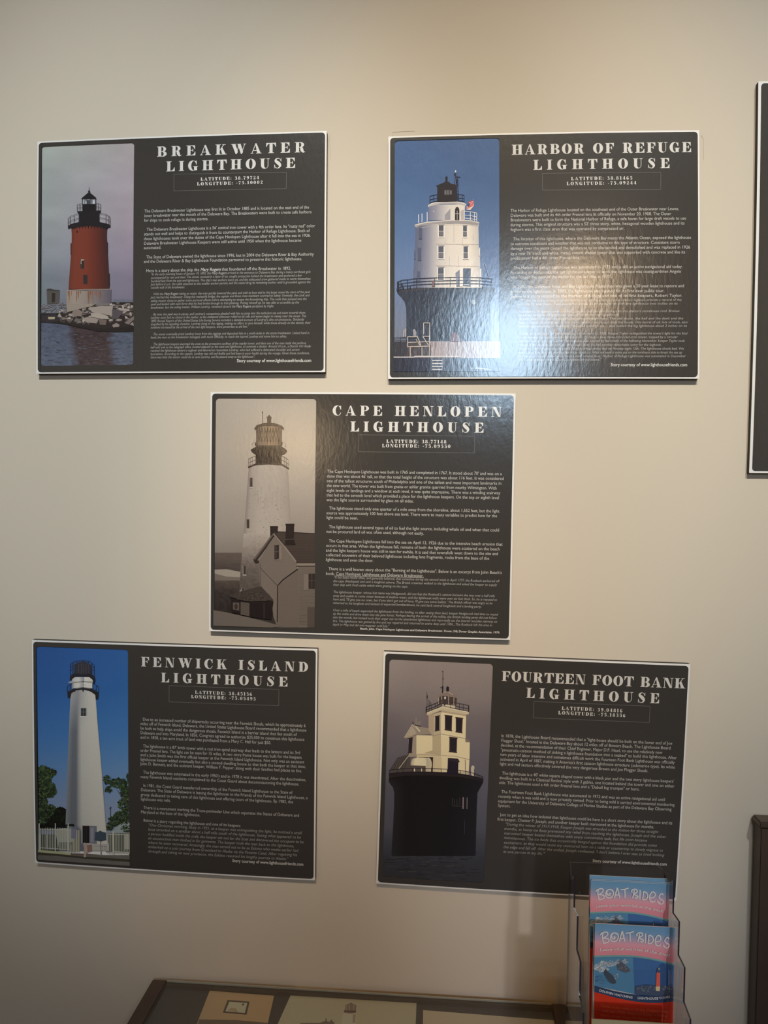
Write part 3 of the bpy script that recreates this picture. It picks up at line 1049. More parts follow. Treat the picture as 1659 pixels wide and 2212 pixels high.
# landing stage
a.rect(420, 1848, 1035, 1990, (156, 142, 144)), a.rect(232, 1862, 440, 1985, (70, 62, 64))
for x, h in zip(R.uniform(430, 1030, 60), R.uniform(20, 120, 60)):
    a.rect(x, 1855, x + 4, 1860 + h, (132, 116, 118) if R.rand() < .6 else (176, 166, 170))
a.rect(120, 1855, 235, 1985, (56, 52, 58)), a.rect(120, 1978, 300, 1988, (170, 164, 170)), a.rect(296, 1972, 690, 1986, (186, 180, 182))
a.rect(120, 1988, 430, 2130, (46, 46, 60)), a.rect(430, 1990, 1040, 2130, (66, 72, 88))
a.lines([[(240, 1808), (240, 1900)], [(240, 1810), (316, 1810)], [(242, 1858), (420, 1852)], [(318, 1800), (352, 1880)], [(370, 1810), (416, 1880)], [(376, 1692), (376, 1790)], [(376, 1692), (428, 1692)], [(428, 1692), (424, 1980)],
         [(370, 1806), (424, 1806)], [(245, 1895), (420, 1890)], [(262, 1900), (262, 1978)], [(362, 1900), (362, 1978)], [(210, 1750), (205, 1810)], [(225, 1740), (222, 1810)], [(310, 1830), (350, 1890)]], 6, (190, 176, 168))
a.lines([[(120, 1820), (235, 1812)], [(130, 1845), (235, 1838)], [(180, 1810), (178, 1980)], [(150, 1900), (150, 1975)]], 5, (52, 52, 64))
a.poly([(284, 1750), (300, 1745), (315, 1770), (312, 1806), (290, 1804)], (140, 138, 150))
a.lines([[(445, 2012), (540, 2012)], [(445, 2038), (540, 2038)], [(445, 2062), (540, 2062)], [(450, 2088), (535, 2088)]], 9, (196, 194, 200))
a.lines([[(448, 1990), (446, 2098)], [(534, 1990), (536, 2098)]], 4, (120, 122, 134))
a.poly([(600, 1850), (620, 1780), (655, 1770), (700, 1850)], (110, 84, 88))
a.lines([[(775, 2078), (930, 2085)], [(820, 2070), (950, 2094)]], 3, (200, 204, 212))
a.lines([[(895, 1175), (935, 1310)], [(870, 1310), (890, 1180)]], 4, (150, 160, 184))
a.build('lighthouse_photo', M_PRINT, B2.root)['label'] = 'photo of a white drum-shaped lighthouse on a black caisson with a flag'

# ---------------- photo on board 3: sepia tower and keeper's house
R = np.random.RandomState(9)
a = B3.art(0.0004).crop(440, 840, 4.0965)
a.field(80, 70, 1040, 1560, 16, 40, lambda X, Y: vgrad(Y, [(70, (176, 160, 142)), (500, (176, 158, 138)), (900, (166, 150, 134)), (1300, (146, 132, 118)), (1560, (120, 106, 94))]) + vnoise(X, Y, 200, 200, 2)[..., None] * 2)
a.field(80, 1450, 420, 1620, 8, 14, lambda X, Y: vgrad(Y, [(1450, (98, 84, 74)), (1600, (76, 64, 57))]) + vnoise(X, Y, 60, 10, 3)[..., None] * 4)
a.poly([(85, 1600), (200, 1595), (340, 1622), (340, 1668), (200, 1660), (85, 1632)], (150, 136, 120)), a.poly([(85, 1632), (200, 1660), (340, 1668), (340, 1710), (85, 1700)], (112, 98, 86))
a.field(80, 1695, 1040, 2110, 44, 30, lambda X, Y: vgrad(Y, [(1695, (84, 72, 63)), (1800, (58, 49, 44)), (1950, (48, 40, 36)), (2100, (60, 52, 46))]) + vnoise(X, Y, 22, 16, 4)[..., None] * 7)
# tower
a.body([(668, 402, 742), (700, 398, 746), (900, 384, 757), (1100, 370, 768), (1300, 352, 782), (1450, 340, 790), (1600, 326, 800), (1800, 318, 800)],
       [(0, (134, 120, 108)), (.08, (158, 142, 128)), (.3, (170, 154, 138)), (.7, (168, 152, 136)), (.92, (160, 144, 130)), (1, (150, 134, 120))])
a.field(0, 1280, 1, 1780, 26, 40, lambda X, Y: vgrad(Y, [(1280, (166, 150, 134)), (1400, (144, 129, 115)), (1500, (120, 106, 95)), (1600, (98, 86, 77)), (1780, (84, 72, 64))]) + vnoise(X * 255, Y, 16, 12, 12)[..., None] * 9 * np.clip((Y - 1280) / 150, 0, 1)[..., None],
        lambda X, Y: np.interp(Y, [1280, 1450, 1600, 1780], [355, 340, 326, 318]) * (1 - X) + 600 * X)
st = [np.array([(x, y), (x + w, y), (x + w * .6, y + h), (x + w * .3, y + h)]) for x, y, w, h in zip(R.uniform(430, 740, 26), R.uniform(840, 980, 26), R.uniform(5, 14, 26), R.uniform(50, 160, 26))]
a.many(st, [(160, 144, 129)] * len(st))
sp = [np.array([(x, y), (x + w, y), (x + w, y + h), (x, y + h)]) for x, y, w, h in zip(R.uniform(385, 740, 120), R.uniform(900, 1400, 120), R.uniform(4, 12, 120), R.uniform(3, 8, 120))]
a.many(sp, [(150, 134, 119) if R.rand() < .6 else (178, 162, 146) for _ in sp])
for x0, y0, x1, y1 in ((412, 788, 431, 865), (384, 1155, 403, 1232), (354, 1565, 374, 1640), (341, 1762, 358, 1786)):
    a.rect(x0 - 9, y0 - 2, x1 + 3, y1 + 10, (128, 114, 102)), a.rect(x0, y0, x1, y1, (62, 52, 46)), a.rect(x0 - 6, y1 + 6, x1 + 6, y1 + 12, (186, 170, 152))
# top works
dk = (44, 36, 34)
a.poly([(462, 560), (690, 560), (688, 664), (575, 662), (462, 668)], dk)
a.poly([(392, 688), (462, 660), (575, 655), (690, 660), (755, 700), (755, 714), (690, 676), (575, 668), (462, 674), (396, 700)], (54, 44, 40))
a.poly([(416, 540), (440, 525), (480, 505), (680, 505), (720, 528), (737, 545), (735, 560), (715, 578), (690, 588), (460, 582), (430, 562)], (50, 41, 37))
a.poly([(455, 480), (470, 465), (690, 465), (700, 478), (695, 500), (680, 515), (470, 515), (456, 500)], (70, 58, 50))
a.body([(330, 470, 690), (470, 466, 692), (500, 476, 684)], [(0, (92, 76, 64)), (.2, (130, 108, 88)), (.6, (140, 114, 88)), (1, (96, 78, 64))])
xs = np.linspace(468, 690, 10)
a.lines([[(x, 335), (x, 490)] for x in xs] + [[(x0, 345), (x1, 470)] for x0, x1 in zip(xs[:-1], xs[1:])] + [[(x1, 345), (x0, 470)] for x0, x1 in zip(xs[:-1], xs[1:])] + [[(462, 380), (695, 380)], [(462, 462), (695, 462)]], 4, (82, 68, 56))
a.poly([(448, 350), (470, 322), (530, 304), (580, 300), (640, 306), (690, 325), (710, 345), (706, 365), (690, 350), (640, 334), (575, 326), (510, 334), (470, 352), (455, 368)], (80, 66, 55))
a.poly([(562, 302), (562, 262), (557, 258), (560, 246), (600, 246), (603, 258), (598, 264), (598, 300)], (88, 74, 62)), a.poly([(565, 246), (580, 230), (596, 246)], (88, 74, 62))
a.line([(521, 202), (522, 305)], 4, (80, 68, 58)), a.line([(521, 200), (521, 215)], 8, (80, 68, 58))
rail(a, [(396, 692), (420, 680), (458, 664)], 72, [0, .35, .65, 1], (110, 96, 84), 3)
rail(a, [(690, 664), (725, 680), (754, 704)], 72, [0, .35, .6, 1], (110, 96, 84), 3)
a.line([(425, 500), (432, 480), (450, 472)], 2.5, (150, 134, 118)), a.line([(700, 472), (722, 482), (728, 500), (715, 515)], 2.5, (150, 134, 118))
# house
a.poly([(622, 1270), (760, 1268), (1010, 1278), (1010, 1580), (840, 1580), (812, 1530)], (66, 55, 49))
for y in range(1290, 1560, 14):
    a.line([(640 + (y - 1280) * .66, y), (1008, y + 4)], 2, (80, 68, 60))
a.line([(655, 1262), (1010, 1280)], 5, (34, 28, 26))
a.poly([(490, 1530), (622, 1290), (820, 1535), (835, 1590), (835, 2110), (655, 2110), (620, 2020), (600, 1870), (500, 1750)], (112, 98, 86))
a.poly([(835, 1570), (1010, 1570), (1010, 2110), (835, 2110)], (106, 93, 81))
for y in range(1600, 2090, 13):
    a.line([(845, y), (1005, y + 2)], 1.6, (94, 82, 72))
a.poly([(655, 1740), (835, 1600), (835, 2110), (650, 2110)], (104, 90, 79))
a.line([(445, 1515), (540, 1390), (622, 1278)], 17, (96, 82, 72)), a.line([(452, 1528), (545, 1405), (622, 1298)], 13, (54, 44, 40))
a.line([(622, 1278), (720, 1400), (818, 1528)], 14, (132, 116, 102)), a.line([(622, 1270), (722, 1390)], 5, (40, 32, 30))
a.poly([(445, 1506), (490, 1520), (490, 1535), (460, 1540), (446, 1520)], (50, 41, 37))
a.rect(825, 1543, 1010, 1566, (134, 118, 104)), a.rect(820, 1564, 1010, 1570, (60, 50, 45))
a.poly([(590, 1218), (657, 1214), (657, 1270), (625, 1265), (592, 1308)], (46, 37, 34)), a.rect(588, 1214, 660, 1224, (40, 32, 30))
a.poly([(731, 1198), (801, 1198), (799, 1345), (725, 1345)], (44, 35, 33)), a.rect(726, 1192, 804, 1206, (38, 30, 28))
a.poly([(722, 1345), (800, 1335), (816, 1380), (722, 1378)], (40, 33, 30)), a.line([(728, 1330), (800, 1328)], 5, (92, 80, 70))
a.poly([(628, 1384), (668, 1380), (668, 1500), (628, 1508)], (50, 41, 38)), a.rect(640, 1388, 645, 1500, (90, 78, 68)), a.rect(630, 1438, 666, 1443, (90, 78, 68))
a.poly([(669, 1384), (692, 1390), (692, 1512), (669, 1505)], (126, 110, 97)), a.line([(620, 1512), (694, 1518)], 8, (124, 108, 95))
a.poly([(888, 1640), (928, 1638), (928, 1778), (888, 1782)], (118, 103, 91)), a.rect(930, 1634, 988, 1766, (52, 43, 39))
a.lines([[(930, 1695), (988, 1695)], [(959, 1636), (959, 1764)]], 4, (88, 76, 66))
a.rect(920, 1930, 1000, 2110, (82, 70, 62))
a.line([(835, 1592), (700, 1690), (657, 1738), (652, 2060)], 8, (38, 31, 29))
a.line([(500, 1545), (506, 1580), (520, 1600), (655, 1738)], 4, (84, 72, 64)), a.line([(502, 1560), (506, 1740)], 4, (86, 73, 64))
# porch
a.poly([(232, 1835), (290, 1800), (510, 1745), (610, 1855), (620, 1870), (410, 1880), (330, 1868)], (66, 56, 50))
sp = [np.array([(x, y), (x + w, y), (x + w, y + h), (x, y + h)]) for x, y, w, h in zip(R.uniform(290, 590, 130), R.uniform(1790, 1868, 130), R.uniform(5, 14, 130), R.uniform(3, 7, 130))]
a.many(sp, [(52, 44, 40) if R.rand() < .5 else (84, 72, 64) for _ in sp])
a.poly([(236, 1842), (330, 1876), (410, 1886), (618, 1874), (618, 1890), (600, 2020), (410, 2000), (330, 1990), (250, 1975), (245, 1880)], (38, 31, 29))
a.poly([(262, 1888), (318, 1890), (318, 1960), (262, 1950)], (90, 78, 69)), a.ell(290, 1925, 14, 26, (56, 47, 43))
a.poly([(330, 1885), (408, 1892), (408, 2010), (330, 1995)], (88, 76, 66)), a.poly([(415, 1895), (610, 1885), (600, 2040), (415, 2015)], (36, 29, 28)), a.rect(530, 1890, 545, 2030, (50, 41, 38))
a.poly([(85, 1955), (200, 1975), (400, 2020), (560, 2060), (700, 2100), (600, 2125), (85, 2125)], (104, 92, 81))
a.build('lighthouse_photo', M_PRINT, B3.root)['label'] = "sepia photo of a white lighthouse behind a keeper's house"

# ---------------- photo on board 4: tall white tower, blue sky, fence
R = np.random.RandomState(12)
a = B4.art(0.0004).crop(50, 1370, 4.1736)
a.field(95, 90, 1010, 1900, 16, 50, lambda X, Y: vgrad(Y, [(90, (32, 70, 124)), (500, (34, 76, 130)), (900, (50, 92, 142)), (1200, (74, 106, 146)), (1500, (98, 114, 142)), (1750, (110, 118, 134))]) + ((X - 500) / 500)[..., None] * np.array([4, 5, 4]))
gr = [(26, 38, 28), (36, 50, 32), (44, 60, 38), (20, 28, 22), (60, 74, 46)]
a.poly([(120, 1640), (180, 1560), (280, 1570), (330, 1560), (400, 1580), (400, 1760), (120, 1760)], (14, 16, 16))
leaves(a, R, [(180, 1290, 75, 105), (240, 1250, 55, 40), (210, 1400, 85, 80), (160, 1500, 60, 110), (170, 1620, 70, 90), (240, 1600, 60, 60), (240, 1420, 60, 50)], 210, 13, gr)
leaves(a, R, [(340, 1620, 55, 60), (300, 1680, 60, 50)], 200, 13, [(16, 20, 18), (24, 30, 24), (12, 14, 14)])
leaves(a, R, [(760, 1310, 36, 40), (860, 1340, 80, 45), (930, 1400, 60, 80), (960, 1290, 30, 40), (770, 1400, 34, 25), (930, 1530, 70, 60), (900, 1640, 80, 50), (960, 1460, 40, 70), (830, 1680, 60, 45), (940, 1730, 60, 50), (780, 1730, 30, 40)], 150, 11, gr)
a.lines([[(985, 1560), (900, 1480), (850, 1400)], [(985, 1620), (930, 1520), (905, 1440)], [(985, 1500), (940, 1440)], [(985, 1680), (880, 1640)]], 5, (66, 62, 56))
a.lines([[(790, 1552), (792, 1740)], [(778, 1566), (802, 1560)]], 5, (40, 42, 52))
a.poly([(810, 1790), (860, 1720), (930, 1680), (985, 1700), (985, 1800)], (120, 130, 132)), leaves(a, R, [(940, 1750, 60, 30), (900, 1690, 50, 25)], 120, 10, gr)
a.rect(120, 1800, 420, 1950, (52, 56, 50)), a.rect(750, 1790, 1000, 1960, (60, 64, 56))
a.poly([(290, 1750), (470, 1740), (470, 1960), (330, 1950)], (130, 130, 122)), a.rect(915, 1800, 1000, 1935, (130, 128, 122)), a.rect(325, 1870, 450, 1950, (86, 88, 82))
a.rect(145, 1790, 165, 1950, (124, 124, 118)), a.rect(215, 1800, 225, 1930, (124, 124, 118))
# tower
a.body([(500, 432, 648), (580, 430, 660), (700, 424, 668), (900, 416, 684), (1100, 408, 702), (1300, 400, 718), (1500, 394, 732), (1720, 386, 750), (1800, 470, 758), (1950, 475, 780)],
       [(0, (104, 108, 112)), (.14, (82, 86, 94)), (.26, (84, 87, 94)), (.34, (128, 128, 128)), (.42, (152, 150, 146)), (.7, (158, 156, 150)), (.95, (160, 158, 152)), (1, (150, 148, 144))])
_x = [0, .14, .26, .34, .42, .7, .95, 1]
_lo = np.array([(104, 108, 112), (82, 86, 94), (84, 87, 94), (128, 128, 128), (152, 150, 146), (158, 156, 150), (160, 158, 152), (150, 148, 144)], float)
_up = np.array([(128, 130, 134), (122, 124, 128), (118, 118, 122), (122, 122, 125), (134, 133, 133), (154, 152, 148), (160, 158, 154), (152, 150, 146)], float)
a.field(0, 500, 1, 900, 24, 16, lambda X, Y: (lambda w: np.stack([np.interp(X, _x, _up[:, k]) * (1 - w) + np.interp(X, _x, _lo[:, k]) * w for k in range(3)], -1))(np.clip((Y - 540) / 320 + (X - .3) * .4, 0, 1)),
        lambda X, Y: np.interp(Y, [500, 580, 700, 900], [432, 430, 424, 416]) * (1 - X) + np.interp(Y, [500, 580, 700, 900], [648, 660, 668, 684]) * X)
a.poly([(384, 1712), (455, 1706), (470, 1716), (465, 1730), (384, 1724)], (24, 24, 26))
dk = (26, 27, 34)
a.poly([(412, 430), (446, 415), (446, 440), (412, 440)], (120, 124, 134))
a.body([(385, 447, 632), (488, 446, 632)], [(0, (150, 150, 150)), (.3, (172, 170, 166)), (.55, (120, 120, 124)), (.62, (176, 174, 168)), (1, (168, 166, 160))])
a.line([(447, 428), (632, 424)], 4, (110, 110, 110)), a.rect(540, 435, 580, 475, (180, 178, 172))
a.lines([[(540, 446), (578, 446)], [(540, 456), (578, 456)], [(540, 466), (578, 466)]], 2.5, (110, 110, 112))
a.poly([(402, 520), (455, 492), (545, 480), (630, 492), (684, 528), (680, 580), (658, 585), (655, 545), (610, 512), (545, 498), (480, 505), (440, 530), (430, 574), (406, 570)], dk)
for x in (470, 545, 612):
    a.poly([(x - 8, 498), (x + 8, 498), (x + 3, 518), (x - 3, 518)], dk)
rail(a, [(402, 522), (455, 494), (545, 482), (630, 494), (684, 528)], 58, [0, .12, .25, .5, .75, .9, 1], (44, 46, 56), 4, (.1,))
a.poly([(424, 395), (432, 372), (470, 350), (540, 344), (610, 352), (650, 385), (654, 410), (648, 440), (634, 436), (634, 412), (600, 384), (540, 376), (480, 378), (446, 402), (426, 416)], dk)
a.poly([(462, 350), (470, 270), (500, 252), (545, 244), (580, 252), (612, 278), (618, 352), (540, 362)], (40, 40, 48))
a.lines([[(x, 262), (x, 350)] for x in (484, 505, 528, 550, 572, 594)], 4, (66, 64, 70))
rail(a, [(428, 378), (470, 352), (540, 344), (605, 352), (644, 388)], 112, [0, .14, .3, .5, .7, .86, 1], (44, 44, 54), 4, (.5, .1, .75))
# window, door
a.rect(520, 660, 578, 742, (120, 120, 120)), a.rect(527, 664, 570, 734, (42, 44, 50)), a.lines([[(548, 664), (548, 734)], [(527, 698), (570, 698)]], 3, (96, 98, 102)), a.rect(516, 736, 580, 744, (176, 174, 170))
a.poly([(530, 1720), (668, 1725), (668, 1885), (605, 1880), (530, 1875)], (92, 94, 104)), a.rect(540, 1724, 602, 1878, (26, 24, 26)), a.rect(532, 1722, 540, 1880, (150, 148, 144))
a.rect(612, 1740, 640, 1870, (110, 112, 122)), a.lines([[(560, 1740), (560, 1870)], [(575, 1740), (575, 1870)]], 2, (46, 44, 48))
# fence
fc = (150, 150, 142)
a.lines([[(x, 1738 + (x % 7)), (x, 1938)] for x in range(150, 440, 15)], 4.5, fc)
a.lines([[(x, 1786 + (x % 5)), (x, 1975)] for x in range(765, 995, 14)], 4.5, fc)
a.lines([[(x, 1700), (x, 1955 + (x - 150) * .06)] for x in (150, 297, 412)], 9, fc), a.lines([[(818, 1770), (820, 1985)]], 14, fc)
a.lines([[(148, 1752), (470, 1762)], [(148, 1918), (430, 1938)], [(765, 1798), (990, 1804)], [(820, 1950), (990, 1968)]], 6, fc)
a.lines([[(470, 1750), (470, 1960)], [(490, 1760), (490, 1960)], [(508, 1760), (508, 1960)]], 9, (146, 142, 122)), a.rect(478, 1760, 486, 1950, (110, 108, 80))
a.poly([(440, 1752), (488, 1752), (485, 1836), (440, 1834)], (96, 96, 114)), a.line([(466, 1836), (466, 1960)], 4, (60, 58, 60))
# ground
a.poly([(140, 1942), (300, 1952), (430, 1968), (600, 1975), (800, 1990), (1000, 2002), (1000, 2110), (130, 2110)], (84, 70, 62))
a.poly([(140, 1938), (300, 1950), (440, 1970), (430, 1985), (140, 1958)], (136, 138, 110)), a.poly([(690, 1992), (1000, 1995), (1000, 2018), (700, 2006)], (140, 140, 120))
a.poly([(135, 1962), (300, 1975), (560, 2000), (1000, 2025), (1000, 2042), (560, 2014), (300, 1990), (135, 1976)], (50, 50, 42))
a.field(130, 1985, 1000, 2110, 20, 8, lambda X, Y: vgrad(Y, [(1985, (82, 80, 76)), (2110, (84, 82, 80))]) + vnoise(X, Y, 30, 14, 4)[..., None] * 4)
a.poly([(130, 1962), (300, 1975), (560, 2000), (1000, 2025), (1000, 2050), (560, 2018), (300, 1992), (130, 1984)], (48, 47, 40))
a.poly([(560, 1900), (620, 1890), (630, 1900), (625, 1950), (570, 1960)], (108, 84, 76)), a.lines([[(572, 1910), (628, 1910)], [(570, 1925), (626, 1925)], [(570, 1940), (624, 1940)]], 2.5, (130, 106, 96))
a.poly([(545, 1880), (562, 1872), (580, 1890), (588, 1960), (575, 1975), (572, 2004), (552, 2004), (556, 1920)], (140, 124, 116)), a.rect(628, 1885, 780, 1945, (140, 138, 134))
a.lines([[(640, 1905), (760, 1905)], [(720, 1900), (716, 1945)], [(738, 1900), (745, 1940)], [(752, 1900), (756, 1935)], [(438, 1892), (438, 1968)]], 4, (100, 98, 96)), a.line([(438, 1892), (438, 1968)], 8, (150, 148, 140))
a.poly([(655, 1778), (682, 1776), (700, 1764), (720, 1776), (752, 1782), (756, 1850), (705, 1862), (650, 1852)], (50, 60, 72)), a.line([(704, 1862), (706, 1990)], 6, (80, 80, 84)), a.line([(708, 1930), (708, 1992)], 6, (130, 126, 120))
a.build('lighthouse_photo', M_PRINT, B4.root)['label'] = 'photo of a tall slim white lighthouse behind a picket fence'

# ---------------- photo on board 5: cream house on a dark caisson
R = np.random.RandomState(21)
a = B5.art(0.0004).crop(800, 1400, 4.0965)
a.field(80, 70, 1120, 2110, 20, 60, lambda X, Y: vgrad(Y, [(70, (122, 106, 98)), (400, (112, 97, 92)), (700, (96, 84, 84)), (1000, (82, 74, 78)), (1300, (74, 69, 76)), (1600, (64, 61, 68)), (1700, (54, 52, 58)), (1850, (44, 43, 48)), (2110, (38, 35, 36))])
        + vnoise(X, Y, 240, 160, 5)[..., None] * 3)
sh = [np.array([(x, y), (x + w, y + 2), (x + w * .8, y + 8), (x + 6, y + 7)]) for x, y, w in zip(R.uniform(100, 960, 80), R.uniform(1790, 2060, 80), R.uniform(30, 130, 80))]
a.many(sh, [(34, 32, 33) if R.rand() < .6 else (54, 50, 50) for _ in sh])
# caisson
bk = (19, 16, 17)
a.poly([(166, 1108), (300, 1098), (560, 1094), (800, 1108), (1000, 1150), (1000, 1180), (164, 1180)], (19, 16, 17))
a.body([(1160, 164, 1000), (1180, 164, 1000), (1200, 176, 992), (1230, 200, 975), (1280, 212, 948), (1400, 210, 942), (1600, 200, 936), (1800, 188, 932), (1838, 192, 928)],
       [(0, (30, 27, 30)), (.15, bk), (.7, (16, 15, 16)), (1, (22, 20, 24))])
a.poly([(164, 1110), (300, 1100), (560, 1096), (800, 1110), (1000, 1150), (1000, 1175), (800, 1140), (560, 1126), (300, 1126), (165, 1150)], (34, 27, 28))
a.many([np.array([(x, y), (x + w, y + 4), (x + w * .7, y + 9)]) for x, y, w in zip(R.uniform(320, 960, 14), R.uniform(1845, 1920, 14), R.uniform(30, 90, 14))], [(64, 56, 56)] * 14)
# tower house
cr, cs, cd = (192, 170, 134), (178, 156, 122), (150, 128, 106)
a.poly([(160, 1112), (250, 965), (352, 935), (352, 1090), (200, 1100)], (70, 60, 56))
for k in range(6):
    a.line([(175 + k * 26, 1080 - k * 4), (245 + k * 18, 965 - k * 5)], 5, (48, 41, 41))
a.line([(250, 1068), (352, 935)], 7, (150, 134, 116))
a.poly([(336, 790), (410, 770), (412, 960), (340, 960)], (136, 118, 102))
a.poly([(410, 768), (560, 772), (628, 760), (628, 1095), (410, 1095)], cs), a.poly([(548, 775), (628, 755), (628, 950), (548, 920)], (160, 138, 108))
a.poly([(410, 768), (550, 775), (550, 920), (410, 940)], cr)
a.poly([(302, 790), (330, 740), (372, 672), (420, 690), (515, 708), (545, 760), (410, 765), (310, 800)], (130, 112, 98))
a.poly([(310, 792), (372, 690), (408, 745), (395, 765)], (150, 130, 110)), a.line([(302, 790), (372, 676), (440, 740)], 7, (166, 146, 122)), a.line([(395, 680), (440, 735)], 5, (196, 180, 152))
a.poly([(392, 650), (398, 620), (412, 605), (416, 650), (450, 640), (445, 690), (400, 680)], (112, 98, 90)), a.line([(394, 680), (446, 690)], 9, (38, 30, 32)), a.rect(370, 655, 384, 668, (70, 58, 56))
a.poly([(628, 560), (848, 575), (842, 800), (880, 830), (878, 960), (870, 1100), (628, 1095)], cr)
a.poly([(515, 590), (632, 560), (628, 762), (548, 780), (515, 720)], cd), a.poly([(560, 580), (632, 562), (628, 755), (560, 770)], (160, 140, 114))
a.line([(548, 776), (628, 758), (700, 772), (842, 800)], 6, (140, 120, 98)), a.line([(628, 770), (842, 808)], 4, (206, 186, 150))
a.line([(628, 948), (750, 955), (876, 985)], 6, (146, 126, 102)), a.line([(412, 938), (628, 948)], 5, (150, 130, 106)), a.poly([(480, 925), (550, 902), (625, 935), (628, 948)], (158, 136, 108))
a.poly([(838, 795), (880, 815), (880, 832), (842, 830)], (112, 96, 84)), a.line([(629, 570), (627, 1090)], 4, (206, 186, 152)), a.line([(410, 770), (410, 940)], 4, (206, 186, 152))
a.poly([(495, 575), (632, 518), (872, 562), (872, 582), (848, 590), (632, 548), (505, 595)], (168, 148, 120)), a.line([(498, 572), (632, 520), (872, 566)], 6, (196, 176, 144))
a.poly([(628, 548), (848, 586), (846, 600), (628, 566)], (150, 130, 106))
for p in (((575, 605), (612, 596), (611, 722), (573, 732)), ((660, 593), (724, 600), (720, 730), (660, 720)), ((756, 612), (818, 620), (812, 748), (756, 738)), ((700, 786), (768, 795), (764, 922), (698, 914)), ((340, 798), (375, 790), (368, 918), (336, 926))):
    q = np.array(p, float)
    c = q.mean(0)
    a.poly(q, (50, 36, 38)), a.poly(c + (q - c) * np.array([.72, .84]), (34, 29, 33))
    a.line([q[0] - [4, 0], q[1] + [4, 0]], 9, (44, 32, 34)), a.line([q[3] - [4, 0], q[2] + [4, 0]], 8, (44, 32, 34))
a.poly([(686, 972), (780, 978), (776, 1112), (682, 1108)], (30, 24, 34)), a.poly([(686, 970), (775, 975), (792, 1005), (772, 1012), (690, 995)], (40, 32, 38))
a.lines([[(628, 960), (627, 1090)], [(565, 960), (565, 1090)]], 3, (156, 136, 108)), a.line([(840, 985), (842, 1090)], 5, (84, 70, 62))
# tank
a.poly([(470, 962), (555, 962), (552, 1092), (538, 1092), (538, 985), (470, 980)], (36, 28, 32)), a.rect(425, 964, 480, 975, (54, 44, 42))
a.body([(968, 392, 520), (980, 368, 535), (1010, 358, 544), (1040, 358, 545), (1060, 364, 540), (1080, 378, 520)], [(0, (150, 130, 108)), (.2, (196, 176, 144)), (.7, (190, 170, 138)), (.78, (160, 142, 118)), (1, (176, 156, 130))])
a.poly([(358, 1035), (490, 1040), (490, 1090), (330, 1095), (310, 1060)], (72, 60, 56)), a.rect(386, 1058, 396, 1090, (196, 176, 144)), a.rect(450, 1058, 460, 1092, (196, 176, 144))
a.poly([(890, 1055), (900, 1036), (918, 1040), (922, 1062), (916, 1068), (916, 1130), (892, 1122)], (166, 148, 128)), a.poly([(780, 1090), (880, 1098), (878, 1120), (780, 1105)], (160, 142, 116))
# lantern
a.poly([(634, 480), (748, 492), (748, 535), (630, 518)], (176, 156, 130)), a.poly([(604, 430), (630, 420), (745, 428), (766, 440), (762, 500), (604, 495)], (64, 50, 48))
a.lines([[(632, 422), (632, 500)], [(692, 425), (692, 492)], [(740, 428), (738, 495)], [(604, 432), (604, 490)]], 6, (150, 132, 112)), a.ell(661, 438, 7, 12, (206, 192, 166))
a.poly([(598, 425), (640, 385), (672, 376), (705, 380), (768, 428), (768, 444), (745, 432), (630, 420), (604, 436)], (112, 94, 84)), a.line([(640, 392), (680, 380), (730, 410)], 6, (150, 132, 114))
a.rect(672, 350, 696, 382, (34, 28, 32)), a.ell(684, 352, 13, 14, (34, 28, 32)), a.line([(684, 345), (684, 332)], 4, (34, 28, 32)), a.ell(658, 500, 6, 8, (40, 32, 34))
a.lines([[(640, 395), (643, 200)], [(643, 200), (634, 203)], [(636, 268), (652, 266)], [(618, 345), (650, 348)]], 4, (46, 38, 40)), a.line([(640, 395), (640, 332)], 11, (38, 32, 34))
a.lines([[(502, 400), (502, 520)], [(512, 455), (540, 490)], [(500, 385), (500, 400)]], 3.5, (60, 52, 52)), a.rect(498, 415, 508, 440, (46, 40, 42)), a.poly([(512, 490), (525, 470), (540, 480), (540, 500), (515, 505)], (84, 74, 70))
rail(a, [(495, 570), (560, 545), (632, 512)], 52, [0, .2, .35, .6, .75, 1], (44, 36, 38), 4, (.5, .1))
rail(a, [(632, 512), (710, 528), (790, 545), (872, 562)], 58, [.0, .33, .66, .8, 1], (58, 48, 48), 4, (.5, .1))
a.line([(495, 515), (495, 575)], 8, (36, 30, 32)), a.line([(870, 505), (870, 562)], 8, (44, 36, 38))
rail(a, [(170, 1110), (260, 1098), (400, 1094), (550, 1096), (680, 1102)], 34, [0, .2, .3, .45, .6, .75, .9, 1], (40, 32, 36), 4.5, (.1,))
rail(a, [(775, 1110), (850, 1122), (940, 1145), (998, 1170)], 34, [0, .1, .3, .42, .6, .7, .8, .9, 1], (40, 32, 36), 4.5, (.1,))
a.lines([[(725, 1320), (725, 1390)], [(745, 1330), (745, 1392)], [(725, 1392), (818, 1396)], [(765, 1330), (768, 1392)], [(790, 1320), (792, 1392)]], 3, (66, 58, 60))
a.line([(822, 1315), (820, 1420)], 11, (112, 96, 96)), a.line([(856, 1318), (854, 1420)], 6, (110, 94, 96)), a.line([(834, 1520), (832, 1640)], 4, (50, 46, 52))
a.build('lighthouse_photo', M_PRINT, B5.root)['label'] = 'photo of a cream square lighthouse on a dark caisson at dusk'

